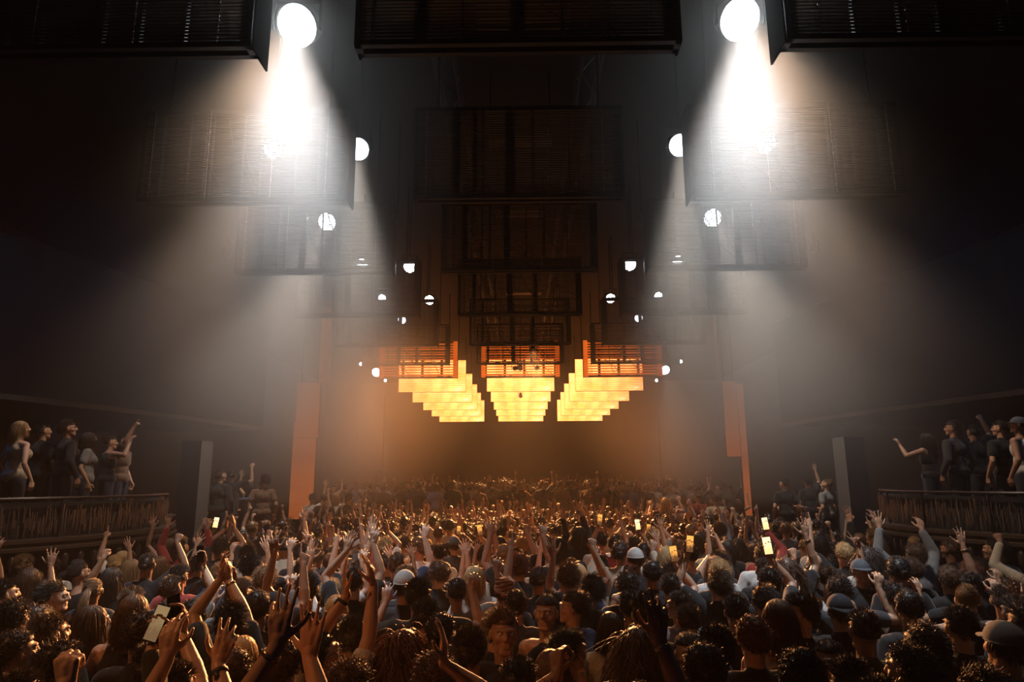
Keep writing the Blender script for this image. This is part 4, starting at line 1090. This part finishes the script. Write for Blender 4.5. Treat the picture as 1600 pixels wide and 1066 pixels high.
hero(1035, 1150, 1.02, 'crop', 'black', 2, 'tee', 'black', {'R': (1021, 972, .35, (-.02, .1, 1), (0, 1, 0), (.2, .15, .3, .5, .3), .6, (.8, .1, -1))},
     words='person raising one straight bare arm with a bracelet, front row right of centre', extras=['bandR'])
hero(860, 1110, 1.0, 'messy', 'dark', 2, 'tee', 'charcoal', {'L': (870, 1052, .18, (0, .3, 1), (-.7, .6, 0), (.75, .8, .9, .9, .8), .3, (1, 0, -1))},
     words='dark-haired person holding a bent fist by the face, front row centre')
hero(668, 1120, .98, 'long', 'dark', 1, 'tank', 'black', {'R': (672, 1040, .12, (.0, .1, 1), (-1, .1, 0), (.15, .15, .18, .2, .1), .2, (1, 0, -1))},
     words='long-haired person holding a flat vertical hand, front row left of centre', build='f')
hero(560, 905, 1.02, 'crop', 'dark', 1, 'tee', 'black', {'L': (548, 862, .15, (-.2, .2, 1), (0, 1, 0), OPEN, 1.2, (1, 0, -1)), 'R': (590, 850, .2, (.1, .2, 1), (0, 1, 0), RELAX, .8, (1, 0, -1))},
     words='dark-haired person with both bare arms up behind the clasped hands, left of centre')
hero(200, 1110, 1.0, 'crop', 'dark', 1, 'long', 'black', {'R': (262, 1004, .35, (.25, .3, 1), (-.3, -1, 0), HOLD, .5, (.8, -.2, -1))},
     words='person in black sleeves with a bracelet holding up a tan-screened phone, front left', extras=['bandR'], phone=('tan', 1))
hero(290, 1075, 1.0, 'fade', 'dark', 1, 'tee', 'grey', {'R': (297, 985, .3, (-.3, .2, 1), (-.3, -1, 0), HOLD, .5, (.9, -.2, -1))},
     words='person in grey t-shirt holding up a dark phone beside the tan-screened one', phone=('dark', 1))
hero(1345, 1095, 1.03, 'crop', 'black', 2, 'tank', 'white', {}, words='broad person in white tank top at the bottom right edge of the crowd')
hero(1000, 1100, .98, 'bun', 'dark', 2, 'tank', 'black', {}, words='dark-haired person with knotted hair, bottom row centre right', build='f')
hero(1180, 1120, 1.0, 'curly', 'black', 3, 'tee', 'black', {}, words='curly-haired person in black at the very bottom right of centre')
hero(1500, 1075, 1.0, 'swept', 'dark', 2, 'long', 'navy', {}, words='person in dark long sleeves standing lowest at the far right')
hero(30, 1090, 1.0, 'crop', 'dark', 1, 'tee', 'black', {}, yaw=-30, words='person with one ear lit, at the very bottom of the left edge')
hero(560, 1120, 1.0, 'curly', 'black', 2, 'tee', 'black', {}, words='dark curly-haired person below the cream shirt, bottom row')

# ---- raised side decks with their guests
def deck_person(px, py, dist, floor, pose, hair, hc, sk, top, tc, turn, words):
    p = on_y(px, py, dist); sc = (p.z - floor) / 1.68
    sc = min(1.06, max(.9, sc))
    add_person(p.x, p.y, floor, pose, hair, hc, sk, top, tc, turn, sc, words=words)
for sd in (-1, 1):
    w = 'left' if sd < 0 else 'right'
    root = empty('curved_balcony', (sd * 9.3, 10.9, 0))
    b = MB(); r0 = 3.45
    b.lathe([(r0 - .15, 0), (r0 - .15, 1.45), (r0 - .02, 1.55), (r0 - .02, 1.66)], 72); b.build('drum', M['wall'], root)
    MB().lathe([(r0 - .3, 1.66), (r0 + .06, 1.67), (r0 + .10, 1.70), (r0 + .10, 1.74), (r0 + .04, 1.76), (r0 + .08, 1.80), (r0 + .08, 1.84), (r0 - .3, 1.85)], 72).build('lip', M['dark_wood'], root)
    MB().lathe([(.0, 1.66), (r0 - .1, 1.66), (r0 - .1, 1.70), (0, 1.70)], 48).build('deck_floor', M['floor'], root)
    gp = MB(); n = 48; vs = []
    for rr in (r0 - .20, r0 - .16):
        for z in (1.72, 2.31):
            for k in range(n + 1):
                a = R(-100 + 150 * k / n); vs.append((-sd * rr * math.cos(a), rr * math.sin(a), z))
    m_ = n + 1
    gp.add(vs, [q for k in range(n) for q in ((k, k + 1, m_ + k + 1, m_ + k), (2 * m_ + k, 3 * m_ + k, 3 * m_ + k + 1, 2 * m_ + k + 1), (m_ + k, m_ + k + 1, 3 * m_ + k + 1, 3 * m_ + k), (k, 2 * m_ + k, 2 * m_ + k + 1, k + 1))])
    gp.build('guard_panel', M['wall'], root)
    rail = MB(); pts = []
    for k in range(49):
        a = R(-100 + 150 * k / 48); pts.append((-sd * (r0 - .1) * math.cos(a), (r0 - .1) * math.sin(a), 2.36))
    rail.path(pts, .022, 6); rail.build('rail', M['dark_wood'], root)
    for k in range(0, 49, 6): MB().tube((pts[k][0], pts[k][1], 1.84), pts[k], .018).build('post', M['black_metal'], root)
    fr = MB(); q = random.Random(3 + sd)
    for k in range(900):
        a = R(-100 + 150 * q.random()); rr = r0 - .1 + q.uniform(-.03, .03); x = -sd * rr * math.cos(a); y = rr * math.sin(a); z = q.uniform(1.86, 2.1)
        fr.tube((x, y, z), (x + q.uniform(-.01, .01), y, z + q.uniform(.08, .24)), .004, .006, 4)
    o = fr.build('bead_fringe', M['strands'], root); o['kind'] = 'stuff'
    for k in range(34):
        a = R(-80 + 115 * k / 33); c = (-sd * (r0 + .02) * math.cos(a), (r0 + .02) * math.sin(a), 0)
        MB().lathe([(.014, 1.40), (.045, 1.48), (.055, 1.60), (.03, 1.665)], 8, c).build('scallop', M['dark_wood'], root, True)
    tag(root, 'dark curved balcony with a beaded rail on the %s side' % w, 'balcony', 'curved balconies')
    # square deck further back with a thin rail
    root = empty('side_deck', (sd * 8.6, 16.12, 0))
    MB().box((0, 0, .475), (3.6, 3.3, .95)).build('base', M['wall'], root)
    rl = MB()
    y = -1.6
    for z in (1.35, 1.9): rl.tube((-1.75, y, z), (1.75, y, z), .018); rl.tube((-sd * 1.75, y, z), (-sd * 1.75, 1.6, z), .018)
    rl.build('rail', M['bright_metal'], root)
    for k in range(6): MB().tube((-1.75 + .7 * k, y, .95), (-1.75 + .7 * k, y, 1.9), .014).build('post', M['black_metal'], root)
    tag(root, 'low black side deck with a thin metal rail, %s of the dance floor' % w, 'platform', 'side decks')
    o = MB().box((sd * 5.5, 17.6, .2), (1.7, 3.2, .4)).build('floor_riser_' + w, M['floor']); o['kind'] = 'structure'
st = empty('stanchion', (on_y(381, 800, 14.2).x, 14.2, 0))
MB().lathe([(.16, 0), (.16, .02), (.03, .06), (.022, .9), (.05, 1.0), (.022, 1.1), (.02, 1.6), (.05, 1.66), (.07, 2.2), (.09, 2.22)], 16).build('stem', M['bright_metal'], st, True)
MB().tube((-.12, 0, 2.22), (.1, 0, 2.24), .018).build('crossbar', M['bright_metal'], st)
tag(st, 'tall slim metal stand before the left side deck', 'stand')

for a in [(33, 668, 9.4, 1.7, 'idle_right', 'bob', 'blond', 5, 'tank', 'cream', -20, 'pale-haired person in sleeveless top at the far left of the balcony'),
          (68, 672, 10.4, 1.7, 'idle_right', 'crop', 'black', 1, 'tee', 'black', 0, 'person in dark shirt second from left on the balcony'),
          (108, 668, 10.4, 1.7, 'idle_right', 'swept', 'dark', 2, 'long', 'black', -30, 'dark-clothed person third from left on the left balcony'),
          (140, 684, 10.9, 1.7, 'idle_f', 'long', 'dark', 1, 'tee', 'grey', -60, 'long-haired person in grey at the middle of the left balcony'),
          (173, 690, 11.4, 1.7, 'dance', 'bun', 'dark', 0, 'tank', 'black', -40, 'bare-armed person with hands at shoulders on the left balcony'),
          (194, 688, 11.9, 1.7, 'point_right', 'crop', 'dark', 1, 'tee', 'brown', -90, 'person pointing from the inner end of the left balcony'),
          (1590, 662, 9.4, 1.7, 'idle_left', 'under', 'dark', 2, 'tank', 'white', 30, 'person in a cap at the far right of the right balcony'),
          (1562, 668, 10.0, 1.7, 'idle_left', 'crop', 'dark', 1, 'tee', 'black', 10, 'person in black second from right on the right balcony'),
          (1488, 668, 10.8, 1.7, 'idle_left', 'swept', 'dark', 2, 'long', 'charcoal', 20, 'tall person in charcoal top at the middle of the right balcony'),
          (1448, 690, 11.5, 1.7, 'dance', 'long', 'dark', 1, 'tank', 'black', 30, 'bare-armed person dancing at the inner end of the right balcony'),
          (1520, 674, 11.6, 1.7, 'fist_right', 'crop', 'dark', 2, 'tee', 'black', 0, 'person with a raised fist at the back of the right balcony'),
          (345, 742, 14.6, .95, 'idle_right', 'crop', 'dark', 1, 'long', 'black', 0, 'broad dark-clothed person on the left side deck'),
          (362, 740, 15.4, .95, 'claw_right', 'crop', 'dark', 1, 'tee', 'black', 0, 'person with a lit face behind the broad one, left side deck'),
          (392, 760, 15.8, .95, 'wave_left', 'bob', 'dark', 1, 'tank', 'black', 0, 'bare-armed person waving on the left side deck'),
          (412, 750, 14.6, .95, 'idle_left', 'swept', 'dark', 2, 'tee', 'brown', 20, 'person with a lit back at the inner end of the left side deck'),
          (1225, 755, 14.6, .95, 'idle_left', 'crop', 'dark', 1, 'tee', 'black', 0, 'person at the inner end of the right side deck'),
          (1262, 752, 15.6, .95, 'wave_right', 'crop', 'dark', 1, 'tee', 'black', 0, 'person waving at the back of the right side deck'),
          (1290, 756, 14.4, .95, 'idle_left', 'bun', 'light', 1, 'tee', 'grey', 30, 'person in grey with a lit cheek on the right side deck'),
          (1318, 762, 15.4, .95, 'idle', 'crop', 'dark', 2, 'tee', 'black', 0, 'dark-clothed person at the outer end of the right side deck'),
          (1117, 780, 18.0, .4, 'idle', 'fade', 'dark', 1, 'tee', 'cream', 0, 'person in cream t-shirt standing above the crowd beside the right banner'),
          (1040, 783, 16.6, .4, 'dance', 'long', 'blond', 0, 'tank', 'black', 0, 'person with long blond hair raised above the crowd, right of centre'),
          (1068, 783, 17.0, .4, 'idle', 'crop', 'black', 1, 'tee', 'white', 0, 'dark-haired person in white t-shirt beside the long blond hair'),
          (1153, 785, 18.6, .4, 'claw_right', 'long', 'brown', 0, 'tank', 'cream', 0, 'long-haired person in cream tank top against the right banner'),
          (1090, 776, 18.8, .4, 'idle_left', 'crop', 'dark', 1, 'tee', 'red', 0, 'person in red t-shirt on the right riser'),
          (507, 775, 17.2, .4, 'idle', 'under', 'black', 1, 'long', 'black', 0, 'black silhouette with a hooded outline on the left riser'),
          (545, 776, 17.0, .4, 'idle', 'crop', 'black', 1, 'long', 'black', 0, 'second black silhouette on the left riser, nearer the centre'),
          (525, 770, 18.6, .4, 'wave_left', 'bob', 'light', 0, 'tee', 'white', 0, 'person in white t-shirt behind the two silhouettes'),
          (488, 778, 18.4, .4, 'claw_right', 'crop', 'dark', 1, 'tee', 'white', 0, 'person in white by the left banner with spread fingers')]:
    deck_person(*a)

# ---- fill the dance floor and the stage
named = [(p['x'], p['y']) for p in PEOPLE]
def half_width(y): return min(.80 * y + .25, 5.55 if y < 15.5 else 4.5)
grid = []
tries = 0
pts = [Vector((x, y, 0)) for x, y in named]
from mathutils.kdtree import KDTree
cells = {}
def cell_ok(x, y, dmin):
    i, j = int(math.floor(x)), int(math.floor(y))
    for a in (-1, 0, 1):
        for b in (-1, 0, 1):
            for (u, v) in cells.get((i + a, j + b), ()):
                if (u - x) ** 2 + (v - y) ** 2 < dmin * dmin: return False
    return True
def cell_add(x, y): cells.setdefault((int(math.floor(x)), int(math.floor(y))), []).append((x, y))
for x, y in named: cell_add(x, y)
floor_pts = []
for t in range(60000):
    y = 3.4 + 16.2 * rnd.random() ** .8; x = rnd.uniform(-1, 1) * 6
    if abs(x - .02) > half_width(y): continue
    if y < 4.35 and -2.3 < x < .6: continue
    if y < 8 and not cell_ok(x, y, .50): continue
    if y >= 8 and not cell_ok(x, y, .50): continue
    cell_add(x, y); floor_pts.append((x, y, 0.))
stage_pts = []
for t in range(4000):
    y = rnd.uniform(21.3, 33); x = rnd.uniform(-6.6, 6.6)
    if cell_ok(x, y, .78): cell_add(x, y); stage_pts.append((x, y, .72))
floor_pts.sort(key=lambda p: p[1])
N_IND = 300 - len(PEOPLE)
ind = floor_pts[:N_IND]; rest = floor_pts[N_IND:] + stage_pts
STY = ['curly', 'afro', 'crop', 'crop', 'messy', 'messy', 'fade', 'swept', 'long', 'bob', 'bun', 'wavy', 'buzz', 'crop']
HCS = ['black', 'black', 'dark', 'dark', 'dark', 'brown', 'brown', 'light', 'blond']
TCS = ['black', 'black', 'charcoal', 'white', 'cream', 'navy', 'grey', 'brown', 'black', 'white', 'red']
UPS = ['wave_right', 'wave_left', 'both_up', 'both_wide', 'point_right', 'point_left', 'fist_right', 'fist_left', 'claw_right', 'phone_right', 'phone_left', 'clasp', 'dance', 'peace_left']
for x, y, z in ind:
    pose = rnd.choice(UPS) if rnd.random() < (.12 if y < 5.2 else .42) else rnd.choice(['idle', 'idle', 'idle', 'idle_left', 'idle_right', 'idle_f'])
    fem = POSES[pose].build == 'f'
    hair = rnd.choice(['long', 'bob', 'wavy', 'bun', 'ponytail', 'messy']) if fem else rnd.choice(STY)
    if y < 6 and hair in ('afro',): hair = 'curly'
    ph = rnd.choice(['dark', 'dark', 'amber', 'bright', 'blue']) if POSES[pose].phone else None
    add_person(x, y, z, pose, hair, rnd.choice(HCS), rnd.choice([0, 1, 1, 2, 2, 3]), rnd.choice(['tank', 'tee', 'tee']) if fem else rnd.choice(['tee', 'tee', 'tee', 'long']), rnd.choice(TCS), rnd.gauss(0, 14), rnd.uniform(.93, 1.05) * (.96 if fem else 1), pin=False, phone=ph)

# gently push bodies apart so that nobody stands inside a neighbour
P2 = [p for p in PEOPLE]
for it in range(24):
    kd = KDTree(len(P2))
    for i, p in enumerate(P2): kd.insert((p['x'], p['y'], p['z0']), i)
    kd.balance()
    for i, p in enumerate(P2):
        for co, j, d in kd.find_range((p['x'], p['y'], p['z0']), .45):
            if j == i or d < 1e-4 or p['z0'] > .5: continue
            k = (.45 - d) * .35; ux, uy = (p['x'] - co.x) / d, (p['y'] - co.y) / d
            f = .35 if p['pin'] else 1
            # the named people keep their place sideways and give way in depth
            p['x'] += ux * k * f * .6; p['y'] += uy * k * f
for p in PEOPLE:
    if p['z0'] == 0 and p['y'] > 19.9: p['y'] = 19.9

# labels
rows = [(4.3, 'front rows'), (5.6, 'near rows'), (7.4, 'middle rows'), (10.5, 'rear rows'), (99, 'distant rows')]
zones = [(170, 'far left'), (400, 'left'), (640, 'centre left'), (880, 'centre'), (1120, 'centre right'), (1350, 'right'), (9999, 'far right')]
cnt = {}
for p in PEOPLE:
    p['px'], p['py'] = project((p['x'], p['y'], p['z0'] + 1.66 * p['sc']))
    rw = next(n for d, n in rows if p['y'] < d); zn = next(n for d, n in zones if p['px'] < d)
    if p['words']: p['lab'] = p['words']; continue
    ex = p['extra']
    if ex in WEARS: hw = WEARS[ex][2]
    else: hw = ('%s %s hair' % (HAIRW[p['hair']], HCW[p['hc']])).strip()
    p['lab'] = 'person with %s, %s %s, %s, %s %s' % (hw, p['tc'], {'tee': 't-shirt', 'long': 'sleeves', 'tank': 'tank'}[p['top']], POSE_WORDS[p['pose']], rw, zn)
    cnt.setdefault(p['lab'], []).append(p)
ORD = ['first', 'second', 'third', 'fourth', 'fifth', 'sixth']
for lab, ps in cnt.items():
    if len(ps) > 1:
        ps.sort(key=lambda p: p['px'])
        for k, p in enumerate(ps): p['lab'] = lab + ', ' + ORD[min(k, 5)] + ' from left'
    for p in ps:
        w = p['lab'].replace(',', '').split()
        if len(w) > 16: p['lab'] = p['lab'].replace('person with ', '')
n_phone = 0
for p in PEOPLE:
    wr = WEARS.get(p['extra']); ex = list(p['extras'])
    if p['extra'] == 'glasses': ex.append('glasses')
    if 'in a cap' in (p['words'] or ''): wr = WEARS['capd']
    pose = p['pose'] or 'idle'
    root, bd = make_person((p['x'], p['y'], p['z0']), R(p['turn']), p['sc'], pose, p['hair'], p['hc'], p['skin'], p['top'], p['tc'], wr[0] if wr else None, wr[1] if wr else None, rnd.randrange(2), ex, p['bd'])
    tag(root, p['lab'], 'person', 'guests on the side decks' if p['z0'] > .5 else 'dancers on the packed floor')
    if p['phone']:
        lit, side = p['phone'] if isinstance(p['phone'], tuple) else (p['phone'], POSES[pose].phone)
        w = {'dark': 'dark phone', 'tan': 'phone with a tan screen', 'amber': 'phone glowing amber', 'bright': 'phone with a bright pale screen', 'blue': 'phone glowing pale blue'}[lit]
        rw = next(n for d, n in rows if p['y'] < d); zn = next(n for d, n in zones if p['px'] < d)
        make_phone(root, bd, side or 1, lit, '%s held by person in %s, %s %s' % (w, p['tc'], rw, zn))
# phones sharing one description are told apart by their order from the left
phs = {}
for o in S.objects:
    if o.get('category') == 'phone': phs.setdefault(o['label'], []).append(o)
for lab, os_ in phs.items():
    if len(os_) > 1:
        os_.sort(key=lambda o: project(o.matrix_world.translation)[0])
        for k, o in enumerate(os_): o['label'] = lab + ', ' + ORD[min(k, 5)] + ' from left'

# ---------------------------------------------------------------- the farther crowd: one mass
def low_person(pose, seed):
    me, info = build_body(POSES[pose], 'lo', .027, far=True)
    def grab(me):
        co = coords(me); F = np.empty(len(me.polygons) * 4, dtype=np.int32); me.loops.foreach_get('vertex_index', F); return co, F.reshape(-1, 4)
    b = grab(me); t = grab(build_top(info, 'tee', 'lo', .042))
    HMx = info['RH']; r = np.random.default_rng(seed)
    v, f = ellipsoid((0, 0, 0), (1, 1, 1), nseg=12, ncap=5)
    face = (v[:, 1] > .1) & (v[:, 2] < .42); s = np.where(face | (v[:, 2] < -.6), .88, 1.13) + r.uniform(-.06, .06, len(v))
    hv = v * s[:, None] * SC + SCC
    P_, N_ = scalp_points(70, r) * SC + SCC, scalp_points(70, r)
    sv, sf = strands(P_, (P_ - SCC) / SC, .05 if seed % 3 else .2, r, 3, .007, curl=.3, flow=(0, 0, .1), lift=.9, jitter=.4, grav=.1 if seed % 3 else .6)
    tris = [q for q in f if len(q) == 3]; quads = np.array([q for q in f if len(q) == 4])
    hv = hv @ HMx.T + info['H']; sv = sv @ HMx.T + info['H']
    return b, t, (hv, quads, tris), (sv, sf)
LOW = [low_person(k, i) for i, k in enumerate(['idle', 'wave_right', 'both_up', 'wave_left', 'claw_right', 'point_left', 'idle_left', 'phone_right'])]
SK = [mat('skin_tone', SKIN[i], .5) for i in (0, 1, 2, 3)]
SH = [mat('shirt_cotton', CC[k], .85) for k in ('black', 'charcoal', 'white', 'cream', 'brown', 'navy', 'grey')]
HR = [mat('crowd_hair', HC[k], .4) for k in ('black', 'dark', 'brown', 'light')]
parts = []
for (x, y, z) in rest:
    q = rnd.choice([0, 0, 0, 6, 6, 1, 2, 3, 4, 5, 7]) if z == 0 else rnd.choice([0, 6, 6, 0, 1, 2, 3, 4])
    b, t, h, s = LOW[q]; a = R(rnd.gauss(0, 16)) + (PI if z > 0 and rnd.random() < .5 else 0); sc = rnd.uniform(.92, 1.05)
    Rm = np.array([[math.cos(a), -math.sin(a), 0], [math.sin(a), math.cos(a), 0], [0, 0, 1]]) * sc
    T = np.array([x, y, z]); tr = lambda v: v @ Rm.T + T
    parts.append((tr(b[0]), b[1], rnd.randrange(4))); parts.append((tr(t[0]), t[1], 4 + rnd.choice([0, 0, 0, 1, 1, 2, 3, 4, 5, 6])))
    hc = 11 + rnd.choice([0, 0, 1, 1, 2, 3]); parts.append((tr(h[0]), h[1], hc)); parts.append((tr(s[0]), s[1], hc))
me = quad_mesh('distant_crowd', parts, SK + SH + HR)
o = bpy.data.objects.new('distant_crowd', me); COL.objects.link(o)
tag(o, 'distant crowd packed before and on the stage, hands raised, heads catching orange light', 'crowd', kind='stuff')
print('people', len(PEOPLE), 'floor', len(floor_pts), 'stage', len(stage_pts), 'rest', len(rest))
